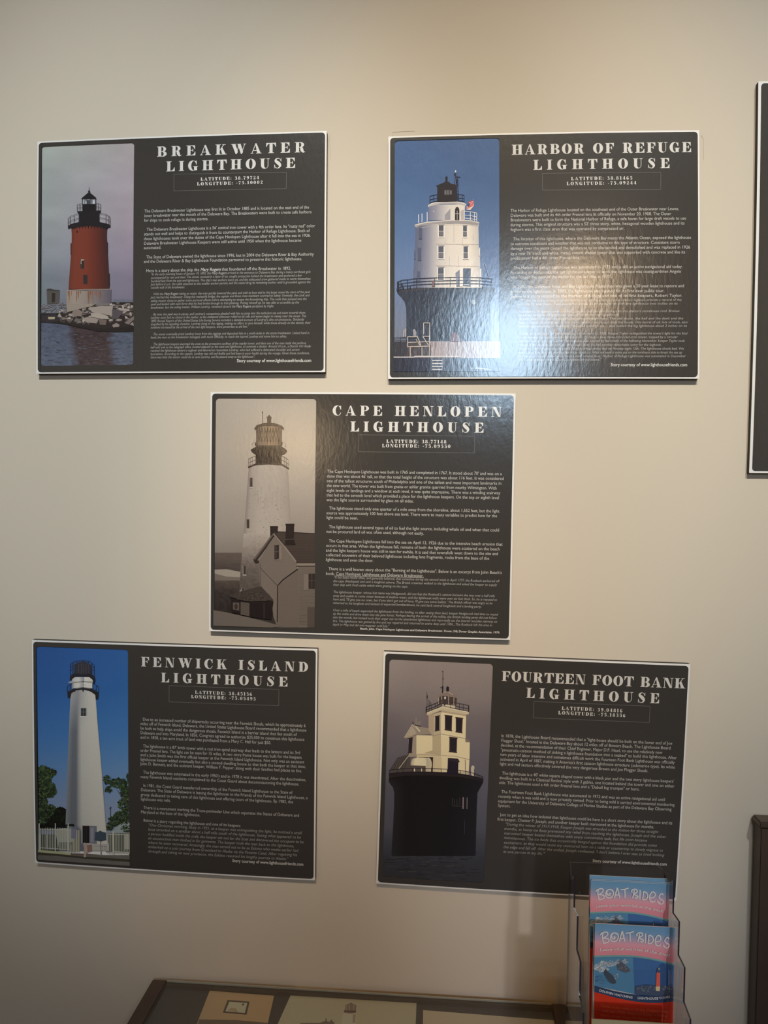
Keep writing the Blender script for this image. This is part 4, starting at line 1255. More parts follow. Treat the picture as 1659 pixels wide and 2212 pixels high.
# ------------------------------------------------------------------ board lettering
cA, cB, cT = (290, 430, 3.858), (290, 570, 3.858), (290, 270, 3.858)
board_text(B1, dict(tc=cT, title=[('BREAKWATER', 192, 267, 1428, 84), ('LIGHTHOUSE', 268, 390, 1343, 83)],
    coords=[('LATITUDE: 38.79724', 555, 467, 1042, 26), ('LONGITUDE: -75.10002', 525, 507, 1073, 26)],
    frame=[(333, 413), (1270, 397), (1268, 533), (333, 552)],
    body=[(cA, 'The Delaware Breakwater Lighthouse was first lit in October 1885 and is located on the east end of the', 86, 115, 1458),
          (cA, 'inner breakwater near the mouth of the Delaware Bay. The Breakwaters were built to create safe harbors', 86, 153, 1479),
          (cA, 'for ships to seek refuge in during storms.', 85, 192, 620),
          (cA, 'The Delaware Breakwater Lighthouse is a 56\' conical iron tower with a 4th order lens. Its "rusty red" color', 106, 268, 1507),
          (cA, 'stands out well and helps to distinguish it from its counterpart the Harbor of Refuge Lighthouse. Both of', 84, 306, 1463),
          (cA, 'these lighthouses took over the duties of the Cape Henlopen Lighthouse after it fell into the sea in 1926.', 82, 345, 1472),
          (cA, 'Delaware Breakwater Lighthouse Keepers were still active until 1950 when the lighthouse became', 82, 384, 1394),
          (cA, 'automated.', 82, 420, 228),
          (cA, 'The State of Delaware owned the lighthouse since 1996, but in 2004 the Delaware River & Bay Authority', 103, 498, 1497),
          (cA, 'and the Delaware River & Bay Lighthouse Foundation partnered to preserve this historic lighthouse.', 82, 535, 1400),
          (cA, [('Here is a story about the ship the ', False, False), ('Mary Rogers', True, True), (' that foundered off the Breakwater in 1892.', False, False)], 101, 611, 1308)],
    story=[(cB, [('"In the early morning hours of January 19, 1892, the ', False, True), ('Mary Rogers', True, True), (' arrived at the entrance to Delaware Bay during a heavy northeast gale', False, True)], 140, 98, 1469),
           (cB, 'accompanied by rain and sleet. The vessel, encased in a layer of ice, sought protection behind the breakwater and anchored a few', 140, 127, 1396),
           (cB, "hundred feet from the east end lighthouse. The ship's two anchors were set, and the exhausted crew gathered inside to warm themselves.", 140, 155, 1474),
           (cB, 'Just before 6 a.m. the cable attached to the smaller anchor parted, and the vessel drug its remaining anchor until it grounded against the', 140, 182, 1469),
           (cB, 'outside wall of the breakwater.', 140, 209, 425),
           (cB, [('With the ', False, True), ('Mary Rogers', True, True), (' taking on water, the men quickly lowered the yawl, and with its bow tied to the larger vessel the stern of the yawl', False, True)], 160, 263, 1463),
           (cB, 'just reached the breakwater. Using this makeshift bridge, the captain and three crew members scurried to safety. Unwisely, the cook and', 139, 290, 1460),
           (cB, 'sailing master chose to gather some personal effects before attempting to escape the floundering ship. The cook then jumped into the', 139, 319, 1437),
           (cB, 'yawl and landed with such force that his feet broke through its frail planking. Picking himself up, he was able to scramble up the', 139, 347, 1374),
           (cB, [('breakwater, but the sailing master, William Landrey, remained aboard the ', False, True), ('Mary Rogers', True, True), (' paralyzed by fright.', False, True)], 139, 375, 1165),
           (cB, "By now, the yawl was in pieces, and Landrey's companions pleaded with him to jump into the turbulent sea and swim towards them.", 160, 432, 1430),
           (cB, 'Landrey soon had no choice in the matter, as the shattered schooner rolled on its side and waves began to sweep over the vessel. The', 138, 459, 1432),
           (cB, "1892 Annual Report of the United States Life-Saving Service included a detailed account of Landrey's dire circumstances. 'Evidently", 138, 487, 1415),
           (cB, 'stupefied by his appalling situation, Landrey clung to the rigging, making no effort to save himself, while those already on the stones, their', 138, 514, 1470),
           (cB, "numbers increased by the arrival of the two light keepers, were powerless to aid him.'", 138, 541, 950),
           (cB, 'The waves eventually pried Landrey loose from the riggings and deposited him in a small cavity in the stone breakwater. Linked hand in', 160, 597, 1460),
           (cB, 'hand, the men on the breakwater managed, with much difficulty, to reach the injured Landrey and move him to safety.', 138, 624, 1272),
           (cB, 'The lighthouse keepers escorted the crew to the protective confines of the nearby tower, and then one of the men made the perilous,', 160, 680, 1436),
           (cB, 'half-mile trek to the telegraph office, located adjacent to the west end lighthouse, to summon a doctor. Around 10 a.m., a Doctor Orr finally', 137, 706, 1472),
           (cB, 'reached the lighthouse aboard a tugboat and labored to resuscitate Landrey, who had suffered a dislocated shoulder and severe', 137, 734, 1378),
           (cB, 'lacerations. According to the captain, Landrey was old and feeble and had been in poor health during the voyage. Given these conditions,', 137, 762, 1462),
           (cB, 'there was little the doctor could do to save Landrey, and he passed away at the lighthouse".', 137, 789, 1008)],
    credit=[(cB, 'Story courtesy of www.lighthousefriends.com', 857, 820, 1477)]))
cA, cB, cT = (1080, 430, 3.687), (1080, 590, 3.687), (1080, 270, 3.687)
board_text(B2, dict(tc=cT, title=[('HARBOR OF REFUGE', 93, 240, 1522, 80), ('LIGHTHOUSE', 265, 360, 1350, 79)],
    coords=[('LATITUDE: 38.81465', 565, 443, 1053, 26), ('LONGITUDE: -75.09244', 530, 482, 1085, 26)],
    frame=[(337, 388), (1279, 380), (1279, 517), (337, 521)],
    body=[(cA, 'The Harbor of Refuge Lighthouse located on the southeast end of the Outer Breakwater near Lewes,', 83, 106, 1425),
          (cA, 'Delaware was built and its 4th order Fresnel lens lit officially on November 20, 1908. The Outer', 83, 144, 1362),
          (cA, 'Breakwaters were built to form the National Harbor of Refuge, a safe haven for large draft vessels to use', 83, 181, 1481),
          (cA, "during storms. This original structure was a 52' three story, white, hexagonal wooden lighthouse and its", 82, 219, 1468),
          (cA, 'foghorn was a first class siren that was operated by compressed air.', 83, 257, 990),
          (cA, 'The location of this lighthouse, where the Delaware Bay meets the Atlantic Ocean, exposed the lighthouse', 105, 332, 1521),
          (cA, 'to extreme conditions and weather that was not conducive to this type of structure. Consistent storm', 83, 370, 1430),
          (cA, 'damage over the years caused the lighthouse to be dismantled and demolished and was replaced in 1926', 83, 408, 1513),
          (cA, "by a new 76' black and white, metal, conical shaped tower that was supported with concrete and like its", 83, 447, 1474),
          (cA, 'predecessor had a 4th order Fresnel lens.', 83, 485, 637),
          (cA, 'The Harbor of Refuge Lighthouse was automated in 1973 and is still an active navigational aid today.', 105, 560, 1453),
          (cA, 'According to documents, the last lighthouse keeper to work the lighthouse was coastguardmen Angelo', 83, 598, 1441),
          (cA, 'who "closed the door of the station for the last time in 1973".', 83, 636, 892),
          (cB, 'In 2002, the Delaware River and Bay Lighthouse Foundation was given a 20 year lease to restore and', 105, 122, 1465),
          (cB, 'preserve the lighthouse. In 2003, the lighthouse was opened for its first ever public tour.', 83, 160, 1308),
          (cB, 'Below is a story related to the Harbor of Refuge and one of its first keepers, Robert Taylor.', 83, 198, 1452)],
    story=[(cB, "\"Taylor served as a keeper of the lighthouse, and his writings in the station's logbook provide a record of the", 160, 229, 1443),
           (cB, 'storms he saw there. Two powerful storms each managed to shift the lighthouse two inches on its', 145, 258, 1413),
           (cB, "foundation. 'A heavy storm and N.E. gale did considerable damage to this station's storehouse roof. Broken", 150, 317, 1427),
           (cB, 'windows and moved lighthouse about 2 inches on the foundation.', 145, 345, 940),
           (cB, "A year later: 'A storm and gale did some damage here. The old house, the bell and the davit and the", 150, 375, 1456),
           (cB, 'boat, a barrel of oil that was in the house, washed overboard with the house. One barrel of oil, lots of tools, also', 145, 405, 1491),
           (cB, 'everything remaining on the dock. The wind and high sea ... also moved the big lighthouse about 2 inches on its', 145, 434, 1487),
           (cB, "Funds were obtained for the lighthouse, and on April 12, 1926, Keeper Taylor extinguished the tower's light for the final", 160, 493, 1489),
           (cB, 'time, and workers removed the structure. In its place, a new three-story cast-iron tower, topped by a circular', 145, 522, 1412),
           (cB, 'lantern room of four and one half foot diameter, was erected by the middle of the following November. Keeper Taylor took', 145, 552, 1468),
           (cB, 'charge of the new tower, and just three years later, he had another remarkable entry for the logbook.', 145, 583, 1284),
           (cB, "'April 16, 1929. It was blowing about 78 mph. It was pretty bad on Monday night 15th. The lighthouse shook bad. We", 150, 613, 1461),
           (cB, 'had a job to keep the light working, the house shook so. What we need is stone put on the northeast side to break the sea up', 145, 643, 1447),
           (cB, "and no one else will know what the sea does around here.' Harbor of Refuge Lighthouse was automated in December", 145, 672, 1476),
           (cB, '1973, when the last crew of Coast Guardsmen left the station."', 145, 701, 803)],
    credit=[(cB, 'Story courtesy of www.lighthousefriends.com', 880, 742, 1490)]))
cA, cB, cT = (680, 1000, 3.770), (680, 1150, 3.770), (680, 840, 3.770)
board_text(B3, dict(tc=cT, title=[('CAPE HENLOPEN', 145, 217, 1522, 80), ('LIGHTHOUSE', 290, 347, 1375, 80)],
    coords=[('LATITUDE: 38.77148', 583, 440, 1072, 27), ('LONGITUDE: -75.09550', 548, 476, 1105, 27)],
    frame=[(355, 374), (1303, 386), (1300, 523), (353, 512)],
    body=[(cA, "The Cape Henlopen Lighthouse was built in 1765 and completed in 1767. It stood about 70' and was on a", 101, 80, 1523),
          (cA, "dune that was about 46' tall, so that the total height of the structure was about 116 feet. It was considered", 99, 119, 1540),
          (cA, 'one of the tallest structures south of Philadelphia and one of the tallest and most important landmarks in', 98, 157, 1520),
          (cA, 'the new world. The tower was built from gneiss or ashlar granite quarried from nearby Wilmington. With', 98, 196, 1482),
          (cA, 'eight levels or landings and a window at each level, it was quite impressive. There was a winding stairway', 97, 234, 1511),
          (cA, 'that led to the seventh level which provided a place for the lighthouse keepers. On the top or eighth level', 97, 273, 1501),
          (cA, 'was the light source surrounded by glass on all sides.', 96, 311, 806),
          (cA, 'The lighthouse stood only one quarter of a mile away from the shoreline, about 1,552 feet, but the light', 118, 380, 1503),
          (cA, 'source was approximately 100 feet above sea level. There were to many variables to predict how far the', 95, 418, 1485),
          (cA, 'light could be seen.', 95, 456, 354),
          (cA, 'The lighthouse used several types of oil to fuel the light source, including whale oil and when that could', 116, 532, 1502),
          (cA, 'not be procured lard oil was often used, although not easily.', 94, 569, 889),
          (cB, 'The Cape Henlopen Lighthouse fell into the sea on April 13, 1926 due to the intensive beach erosion that', 115, 80, 1529),
          (cB, 'occurs in that area. When the lighthouse fell, remains of both the lighthouse were scattered on the beach', 92, 118, 1507),
          (cB, 'and the light keepers house was still in tact for awhile. It is said that townsfolk went down to the site and', 91, 156, 1493),
          (cB, 'collected souvenirs of their beloved lighthouse including lens fragments, rocks from the base of the', 91, 194, 1421),
          (cB, 'lighthouse and even the door.', 90, 232, 480),
          (cB, 'There is a well known story about the "Burning of the Lighthouse". Below is an excerpt from John Beach\'s', 112, 307, 1523),
          (cB, 'book, Cape Henlopen Lighthouse and Delaware Breakwater.', 90, 345, 887)],
    rules=[(cB, 170, 353, 887, 368)],
    story=[(cB, '"It has been retold often, and generally believed, that sometime during the second week in April 1777, the Roebuck anchored off', 155, 374, 1500),
           (cB, 'the cape (Henlopen) and sent a longboat ashore. The British crewman walked to the lighthouse and asked the keeper to supply', 150, 404, 1482),
           (cB, 'their ship with fresh cattle which were grazing on the cape.', 150, 434, 758),
           (cB, "The lighthouse keeper, whose last name was Hedgecock, did not feat the Roebuck's cannon because she was over a half mile", 150, 493, 1465),
           (cB, 'away and unable to come closer because of shallow water, and the lighthouse walls were over six feet thick. So, he is reputed to', 149, 523, 1484),
           (cB, "have said, 'I'll give you no cows, but if you don't get out of here, I'll give you some bullets.' The British officer was angry as he", 149, 552, 1447),
           (cB, 'returned to his longboat and instead of expected bombardment, he sent back several longboats and a landing party.', 148, 582, 1358),
           (cB, 'Over a mile of beach separated the lighthouse from the landing, so after seeing them land, keeper Hedgecock had time to round', 148, 641, 1490),
           (cB, 'up the cattle and drive them into the pine forest. Perhaps fearing the arrival of the militia, the British landing party did not follow', 148, 670, 1482),
           (cB, 'into the woods, but instead took their anger out on the abandoned lighthouse and reportedly set the interior wooden stairway on', 147, 699, 1485),
           (cB, 'fire. The lighthouse was gutted by fire and not repaired and returned to active duty until 1784....The Roebuck left the area in', 147, 729, 1443),
           (cB, 'April or May and did not reappear until July."', 146, 758, 605)],
    credit=[(cB, 'Beach, John. Cape Henlopen Lighthouse and Delaware Breakwater. Dover, DE: Dover Graphic Associates, 1970.', 370, 790, 1508, 4.3)]))
cA, cB, cT = (280, 1540, 3.95), (280, 1710, 3.95), (280, 1380, 3.95)
board_text(B4, dict(scap=6.2, tc=cT, title=[('FENWICK ISLAND', 100, 233, 1527, 80), ('LIGHTHOUSE', 270, 368, 1350, 80)],
    coords=[('LATITUDE: 38.45136', 560, 467, 1047, 27), ('LONGITUDE: -75.05495', 527, 504, 1078, 27)],
    frame=[(340, 397), (1275, 430), (1273, 568), (338, 535)],
    body=[(cA, 'Due to an increased number of shipwrecks occurring near the Fenwick Shoals, which lie approximately 6', 114, 64, 1504),
          (cA, 'miles off of Fenwick Island, Delaware, the United States Lighthouse Board recommended that a lighthouse', 94, 101, 1510),
          (cA, 'be built to help ships avoid the dangerous shoals. Fenwick Island is a barrier island that lies south of', 94, 140, 1427),
          (cA, 'Delaware and into Maryland. In 1856, Congress agreed to authorize $25,000 to construct this lighthouse', 94, 179, 1493),
          (cA, 'and in 1858, a ten acre tract of land was purchased from a Mary C. Hall for just $50.', 94, 217, 1210),
          (cA, "The lighthouse is a 87' brick tower with a cast iron spiral stairway that leads to the lantern and its 3rd", 117, 292, 1457),
          (cA, 'order Fresnel lens. The light can be seen for 15 miles. A two story frame house was built for the keepers', 94, 329, 1470),
          (cA, 'and a John Smith was the first official keeper at the Fenwick Island Lighthouse. Not only was an assistant', 94, 367, 1492),
          (cA, 'lighthouse keeper added eventually but also a second dwelling house so that both the keeper at that time,', 94, 405, 1505),
          (cA, 'John D. Bennett, and the assistant keeper, William F. Pepper, along with their families had places to live.', 95, 442, 1473),
          (cA, "The lighthouse was automated in the early 1950's and in 1978 it was deactivated. After the deactivation,", 118, 516, 1508),
          (cA, 'many Fenwick Island residents complained to the Coast Guard about decommissioning the lighthouse.', 96, 553, 1449),
          (cA, 'In 1981, the Coast Guard transferred ownership of the Fenwick Island Lighthouse to the State of', 118, 628, 1390),
          (cA, 'Delaware. The State of Delaware is leasing the lighthouse to the Friends of the Fenwick Island Lighthouse, a', 98, 665, 1521),
          (cB, 'group dedicated to taking care of this lighthouse and offering tours of the lighthouse. By 1982, the', 98, 34, 1397),
          (cB, 'lighthouse was relit.', 98, 72, 353),
          (cB, 'There is a monument marking the Trans-peninsular Line which separates the States of Delaware and', 120, 145, 1449),
          (cB, 'Maryland at the base of the lighthouse.', 98, 182, 605),
          (cB, 'Below is a story regarding the lighthouse and one of its keepers:', 120, 254, 950)],
    story=[(cB, '"One Christmas morning, likely in 1921, as a keeper was extinguishing the light, he noticed a small', 160, 292, 1470),
           (cB, 'boat stranded on a sandbar about a half mile south of the lighthouse. Seeing what appeared to be', 160, 329, 1462),
           (cB, 'a person huddled inside the craft, the keeper set out for the boat and discovered the occupant to be', 160, 367, 1487),
           (cB, 'an unconscious man clothed in fur garments. The keeper took the man back to the lighthouse,', 159, 404, 1405),
           (cB, 'where he soon recovered. Amazingly, the man turned out to be an Eskimo who weeks earlier had', 160, 441, 1440),
           (cB, 'embarked on a solo journey from Greenland to Alaska via the Panama Canal. After regaining his', 159, 478, 1430),
           (cB, 'strength and taking on new provisions, the Eskimo resumed his lengthy journey to Alaska."', 160, 515, 1352)],
    credit=[(cB, 'Story courtesy of www.lighthousefriends.com', 877, 597, 1485)]), ink=(0.66, 0.65, 0.64))
cA, cB, cT = (1060, 1570, 3.770), (1060, 1700, 3.770), (1060, 1420, 3.770)
board_text(B5, dict(scap=6.2, tc=cT, title=[('FOURTEEN FOOT BANK', 88, 190, 1585, 79), ('LIGHTHOUSE', 287, 327, 1372, 80)],
    coords=[('LATITUDE: 39.04816', 577, 425, 1072, 27), ('LONGITUDE: -75.18356', 548, 462, 1097, 27)],
    frame=[(352, 356), (1297, 396), (1290, 528), (346, 490)],
    body=[(cA, 'In 1878, the Lighthouse Board recommended that a "light-house should be built on the lower end of Joe', 84, 82, 1480),
          (cA, 'Flogger Shoal," located in the Delaware Bay about 12 miles off of Bowers Beach. The Lighthouse Board', 83, 120, 1467),
          (cA, 'decided, at the recommendation of their Chief Engineer, Major D.P. Head, to use the relatively new', 80, 158, 1398),
          (cA, '"pneumatic-caisson method of sinking a lighthouse foundation into a seabed" to build this lighthouse. After', 80, 196, 1517),
          (cA, 'two years of labor intensive and sometimes difficult work the Fourteen Foot Bank Lighthouse was officially', 77, 234, 1499),
          (cA, "activated in April of 1887, making it America's first caisson lighthouse structure (submarine type). Its white", 76, 272, 1503),
          (cA, 'light and red sectors effectively covered the very dangerous Brown and Joe Flogger Shoals.', 73, 310, 1285),
          (cA, "The lighthouse is a 40' white square shaped tower with a black pier and the two story lighthouse keepers'", 92, 387, 1495),
          (cA, 'dwelling was built in a Classical Revival style with 3 gables, one located behind the tower and one on either', 69, 424, 1498),
          (cA, 'side. The lighthouse used a 4th order Fresnel lens and a "Daboll fog trumpet" or horn.', 66, 462, 1213),
          (cB, 'The Fourteen Foot Bank Lighthouse was automated in 1972 and was an active navigational aid until', 85, 47, 1422),
          (cB, 'recently when it was sold and is now privately owned. Prior to being sold it carried environmental monitoring', 60, 84, 1499),
          (cB, 'equipment for the University of Delaware College of Marine Studies as part of the Delaware Bay Observing', 58, 122, 1474),
          (cB, 'System.', 57, 159, 160),
          (cB, 'Just to get an idea how isolated that lighthouse could be here is a short story about the lighthouse and its', 76, 233, 1481),
          (cB, 'first keeper, Chester P. Joseph, and another keeper both marooned at the lighthouse for months.', 53, 270, 1333)],
    story=[(cB, '"During the winter of 1917-1918, Keeper Joseph was stranded at the station for three straight', 117, 310, 1366),
           (cB, 'months, as heavy ice floes prevented any relief from reaching the lighthouse. Joseph and the other', 108, 346, 1428),
           (cB, 'marooned keeper busied themselves with every conceivable task, but life soon became', 107, 383, 1275),
           (cB, 'monotonous. The ice fields that occasionally banged against the foundation did provide some', 105, 420, 1354),
           (cB, 'excitement, as they would cause any unsecured item on a table or countertop to slowly migrate to', 104, 458, 1404),
           (cB, "the edge and fall off. After the ordeal, Joseph confessed, 'I don't believe I ever was as tired looking", 102, 495, 1413),
           (cB, "at one person in my life.'\"", 100, 532, 440)],
    credit=[(cB, 'Story courtesy of www.lighthousefriends.com', 828, 608, 1434)]), ink=(0.66, 0.64, 0.62))

# ---------------- the sixth, taller board, cut by the picture's right edge
B6 = Board([(1638, 176), (2370, 172), (2352, 1030), (1618, 1021.5)], 'tall dark information board with white edge, cut off at the right edge', 1.3)
B6.root['group'] = 'lighthouse information boards on the wall'
B6.slab()
B6.panel(.0085, .006, .991, .994, None, INK, r=0.0085)

# ------------------------------------------------------------------ display case on a table
xa, za = on_y(330, 2108, -0.012)
xb, zb = on_y(1225, 2176, -0.012)
TOPZ = float(za + zb) / 2
CX0, CX1, CY0, CY1 = float(xa), float(xb), -0.012, -0.255
TBZ = TOPZ - 0.06
t = empty('display_case', ((CX0 + CX1) / 2, (CY0 + CY1) / 2, TBZ), 'low dark wooden display case with glass top and papers inside, against the wall', 'display case')


def part_box(name, x0, x1, y0, y1, z0, z1, m, par, bev=0.0):
    o = box(name, x0, x1, y0, y1, z0, z1, m, None, bev)
    o.parent = par
    o.matrix_parent_inverse = Matrix.Translation(-par.location)
    return o


FW = 0.026
part_box('side_rail', CX0, CX0 + FW, CY1, CY0, TBZ + .001, TOPZ, M_WOOD, t, .0015)
part_box('side_rail', CX1 - FW, CX1, CY1, CY0, TBZ + .001, TOPZ, M_WOOD, t, .0015)
part_box('back_rail', CX0 + FW, CX1 - FW, CY0 - .008, CY0, TBZ + .001, TOPZ - .0035, M_WOOD, t)
part_box('front_rail', CX0 + FW, CX1 - FW, CY1, CY1 + .02, TBZ + .001, TOPZ - .0035, M_WOOD, t)
part_box('lining', CX0 + FW, CX1 - FW, CY1 + .02, CY0 - .008, TBZ + .001, TOPZ - .010, M_BACK, t)
part_box('glass_top', CX0 + FW, CX1 - FW, CY1 + .001, CY0 - .0015, TOPZ - .0030, TOPZ - .0004, M_GLASS, t)
part_box('glass_edge', CX0 + FW, CX1 - FW, CY0 - .0013, CY0, TOPZ - .0030, TOPZ + .0002, M_RIM, t)['label'] = 'back edge of the glass, coloured pale for its highlight'

tb = empty('side_table', ((CX0 + CX1) / 2, -0.25, 0), 'dark table under the display case and the leaflet holder, below the boards', 'table')
TX0, TX1, TY1 = CX0 + .002, 0.50, -0.46
part_box('table_top', TX0, TX1, TY1, -0.006, TBZ - .03, TBZ, M_WOOD, tb, .002)
for x in (TX0 + .02, TX1 - .07):
    for y in (TY1 + .02, -0.07):
        part_box('leg', x, x + .05, y, y + .05, 0.0, TBZ - .03, M_WOOD, tb)


def sheet(name, label, cat, pxs, z, gain, mat, draw=None, dz=0.0006):
    """a paper lying flat in the case; corners and art given in photograph points"""
    X, Y = on_z([p[0] for p in pxs], [p[1] for p in pxs], z)
    Y = np.maximum(Y, CY1 + .021)
    cx, cy = float(X.mean()), float(Y.mean())
    root = empty(name, (cx, cy, z - dz), label, cat)
    n = len(X)
    V = [(x - cx, y - cy, dz) for x, y in zip(X, Y)] + [(x - cx, y - cy, 0.0001) for x, y in zip(X, Y)]
    F_ = [tuple(range(n)), tuple(range(2 * n - 1, n - 1, -1))] + [(i, n + i, n + (i + 1) % n, (i + 1) % n) for i in range(n)]
    c = gain['c']
    mesh_obj('sheet', V, F_, mat, root, np.tile(lin(c) * gain['g'], (len(V), 1)))
    if draw:
        def place(p, off):
            X_, Y_ = on_z(p[:, 0], p[:, 1], z)
            return np.stack([X_ - cx, Y_ - cy, np.full_like(X_, dz + off)], 1)
        a = Art(lambda p: p, place, gain['g'], base=2e-5)
        draw(a)
        a.build('printed_picture', mat, root)
    return root


SZ = TOPZ - .010 + .0012


def d1(a):
    a.crop(400, 2100, 3.016)
    a.poly([(90, 308), (330, 312), (540, 330), (530, 420), (60, 420)], (74, 64, 56))
    a.poly([(276, 181), (420, 192), (400, 278), (245, 264)], (58, 48, 44)), a.poly([(288, 192), (405, 201), (388, 266), (262, 255)], (150, 136, 118))
    a.poly([(275, 250), (300, 232), (330, 236), (345, 262)], (120, 106, 92)), a.poly([(370, 205), (385, 204), (382, 218), (370, 216)], (60, 50, 46))


def d2(a):
    a.crop(400, 2100, 3.016)
    a.poly([(1045, 215), (1065, 205), (1082, 200), (1100, 208), (1116, 216), (1112, 262), (1080, 272), (1036, 262)], (94, 84, 80))
    a.poly([(1034, 250), (1114, 250), (1112, 264), (1034, 262)], (62, 54, 54)), a.line([(1080, 198), (1080, 210)], 6, (70, 62, 60))
    a.lines([[(1052, 218), (1050, 248)], [(1070, 210), (1070, 248)], [(1098, 212), (1098, 248)]], 4, (122, 112, 106))
    a.poly([(1030, 268), (1114, 272), (1125, 420), (1000, 420)], (152, 144, 132)), a.poly([(1092, 275), (1112, 275), (1108, 330), (1090, 330)], (116, 106, 98))
    a.poly([(740, 420), (750, 332), (880, 330), (910, 318), (960, 326), (972, 322), (970, 420)], (84, 74, 70)), a.rect(914, 302, 922, 330, (80, 70, 66)), a.rect(945, 312, 960, 330, (80, 70, 66))


sheet('mounted_sketch', 'tan paper with a small framed sketch, left end of display case', 'paper', [(453, 2140), (592, 2151), (560, 2290), (395, 2290)], SZ, dict(c=(126, 108, 86), g=3.9), M_PAPER, d1)
sheet('lighthouse_print', 'white paper with faded lighthouse picture, middle of display case', 'paper', [(635, 2134), (900, 2158), (894, 2320), (560, 2300)], SZ, dict(c=(130, 128, 117), g=3.5), M_PAPER, d2)
sheet('blank_sheet', 'plain cream sheet at the right end of the display case', 'paper', [(914, 2182), (1196, 2204), (1225, 2320), (912, 2320)], SZ, dict(c=(134, 126, 115), g=3.5), M_PAPER)

# ------------------------------------------------------------------ leaflet holder and leaflets
YL, YU = -0.307, -0.286                       # lower and upper front leaflets
LW, LH = 0.1016, 0.2286


def card_px(y):
    return lambda p, off: on_y(p[:, 0], p[:, 1], y - off)


xl, zl = on_y(1285.5, 1994, YL)
xl, zl = float(xl), float(zl)
xr_, zr_ = on_y(1457, 2005, YL)
LW = float(xr_) - xl
LTOP = (zl + float(zr_)) / 2
card = empty('boat_ride_leaflet', (xl, YL, LTOP - LH), 'front leaflet headed BOAT RIDES in the lower pocket of the clear holder', 'leaflet', 'BOAT RIDES leaflets in the clear holder')
box_o = box('leaflet_sheet', 0, LW, 0.0, 0.0010, 0, LH, M_SHEET, card)


def place_card(p, off):
    X, Z = on_y(p[:, 0], p[:, 1], YL)
    X, Z = np.clip(X - xl, 0, LW), np.clip(Z - (LTOP - LH), 0, LH)
    return np.stack([X, np.full_like(X, -0.0001 - off), Z], 1)


R = np.random.RandomState(31)
a = Art(lambda p: p, place_card, 2.5, base=1e-5).crop(1200, 1840, 5.53)
arc = lambda x: 1232 + (x - 780) ** 2 * (0.00009 if x < 780 else 0.00026)
a.field(462, 845, 1424, 1330, 20, 30, lambda X, Y: vgrad(Y - (X - 475) * .058, [(850, (72, 110, 138)), (940, (82, 112, 138)), (1020, (124, 118, 138)), (1080, (160, 116, 126)), (1180, (182, 102, 112)), (1330, (186, 98, 106))]))
xs = np.linspace(462, 1424, 26)
low = lambda x: 1590 + 190 * math.sin((x - 440) / 1000 * math.pi / 2) * 1.0
top = [(x, arc(x)) for x in xs]
a.poly(top + [(x, arc(x) + 40) for x in xs[::-1]], (84, 120, 118))
a.poly([(x, arc(x) + 22) for x in xs] + [(1424, 1790), (945, 1700), (462, 1600)], (46, 78, 118))
a.poly([(x, arc(x) + 26) for x in xs if x < 945] + [(945, 1700), (462, 1600)], (60, 100, 126))
# surf and dolphins
def blob(cx, cy, rx, ry, n, s, cols):
    P, C = [], []
    for k in range(n):
        t, r = R.uniform(0, 6.28), math.sqrt(R.rand())
        an = np.sort(R.uniform(0, 6.28, 6))
        q = R.uniform(.5, 1.2) * s
        P.append(np.stack([cx + rx * r * math.cos(t) + q * np.cos(an), cy + ry * r * math.sin(t) + q * .7 * np.sin(an)], 1))
        C.append(cols[R.randint(len(cols))])
    a.many(P, C)
blob(560, 1370, 85, 60, 90, 22, [(120, 130, 136), (140, 146, 148), (96, 114, 126), (150, 154, 154)])
blob(640, 1330, 90, 34, 50, 18, [(130, 136, 140), (88, 108, 120), (110, 122, 130)])
blob(790, 1310, 75, 30, 50, 16, [(124, 130, 136), (100, 112, 122), (70, 92, 110)])
blob(720, 1480, 40, 40, 20, 12, [(110, 124, 134), (80, 100, 120)])
blob(560, 1520, 90, 50, 40, 18, [(56, 92, 118), (66, 104, 122), (48, 80, 110)])
a.poly([(575, 1430), (590, 1400), (596, 1388), (604, 1402), (622, 1424), (680, 1470), (712, 1520), (724, 1560), (690, 1575), (650, 1560), (610, 1510), (582, 1465)], (48, 56, 66))
a.poly([(730, 1350), (765, 1320), (760, 1285), (785, 1310), (830, 1340), (880, 1390), (890, 1420), (840, 1440), (790, 1425), (740, 1400)], (62, 66, 76))
blob(800, 1385, 55, 26, 18, 9, [(100, 104, 114), (74, 80, 92)])
# red tower on the right
a.poly([(1240, 1345), (1300, 1345), (1330, 1400), (1340, 1640), (1240, 1640)], (40, 64, 100))
a.poly([(950, 1600), (1080, 1580), (1190, 1590), (1300, 1590), (1422, 1610), (1422, 1700), (1200, 1720), (945, 1690)], (50, 60, 78))
blob(1080, 1630, 110, 36, 60, 14, [(62, 72, 86), (80, 88, 98), (44, 54, 70)])
blob(1330, 1620, 70, 26, 30, 12, [(62, 72, 92), (86, 94, 112)])
a.poly([(1203, 1432), (1246, 1432), (1244, 1600), (1196, 1604)], (176, 72, 62)), a.poly([(1193, 1600), (1246, 1600), (1240, 1655), (1195, 1650)], (160, 146, 112))
a.poly([(1208, 1400), (1240, 1395), (1244, 1434), (1206, 1434)], (48, 60, 84)), a.rect(1228, 1375, 1236, 1400, (160, 170, 190)), a.rect(1212, 1378, 1228, 1400, (52, 58, 76))
a.lines([[(1345, 1400), (1345, 1580)], [(1362, 1410), (1358, 1570)], [(1385, 1400), (1380, 1560)]], 6, (92, 116, 160))
# dark band and red foot
lo = [(462, 1592), (560, 1618), (700, 1655), (850, 1685), (945, 1698), (1100, 1712), (1250, 1714), (1424, 1700)]
hi = [(462, 1665), (560, 1690), (700, 1730), (850, 1762), (945, 1778), (1100, 1795), (1250, 1795), (1424, 1778)]
a.poly(lo + hi[::-1], (34, 48, 72))
a.poly(hi + [(1460, 3300), (440, 3300)], (150, 38, 22))


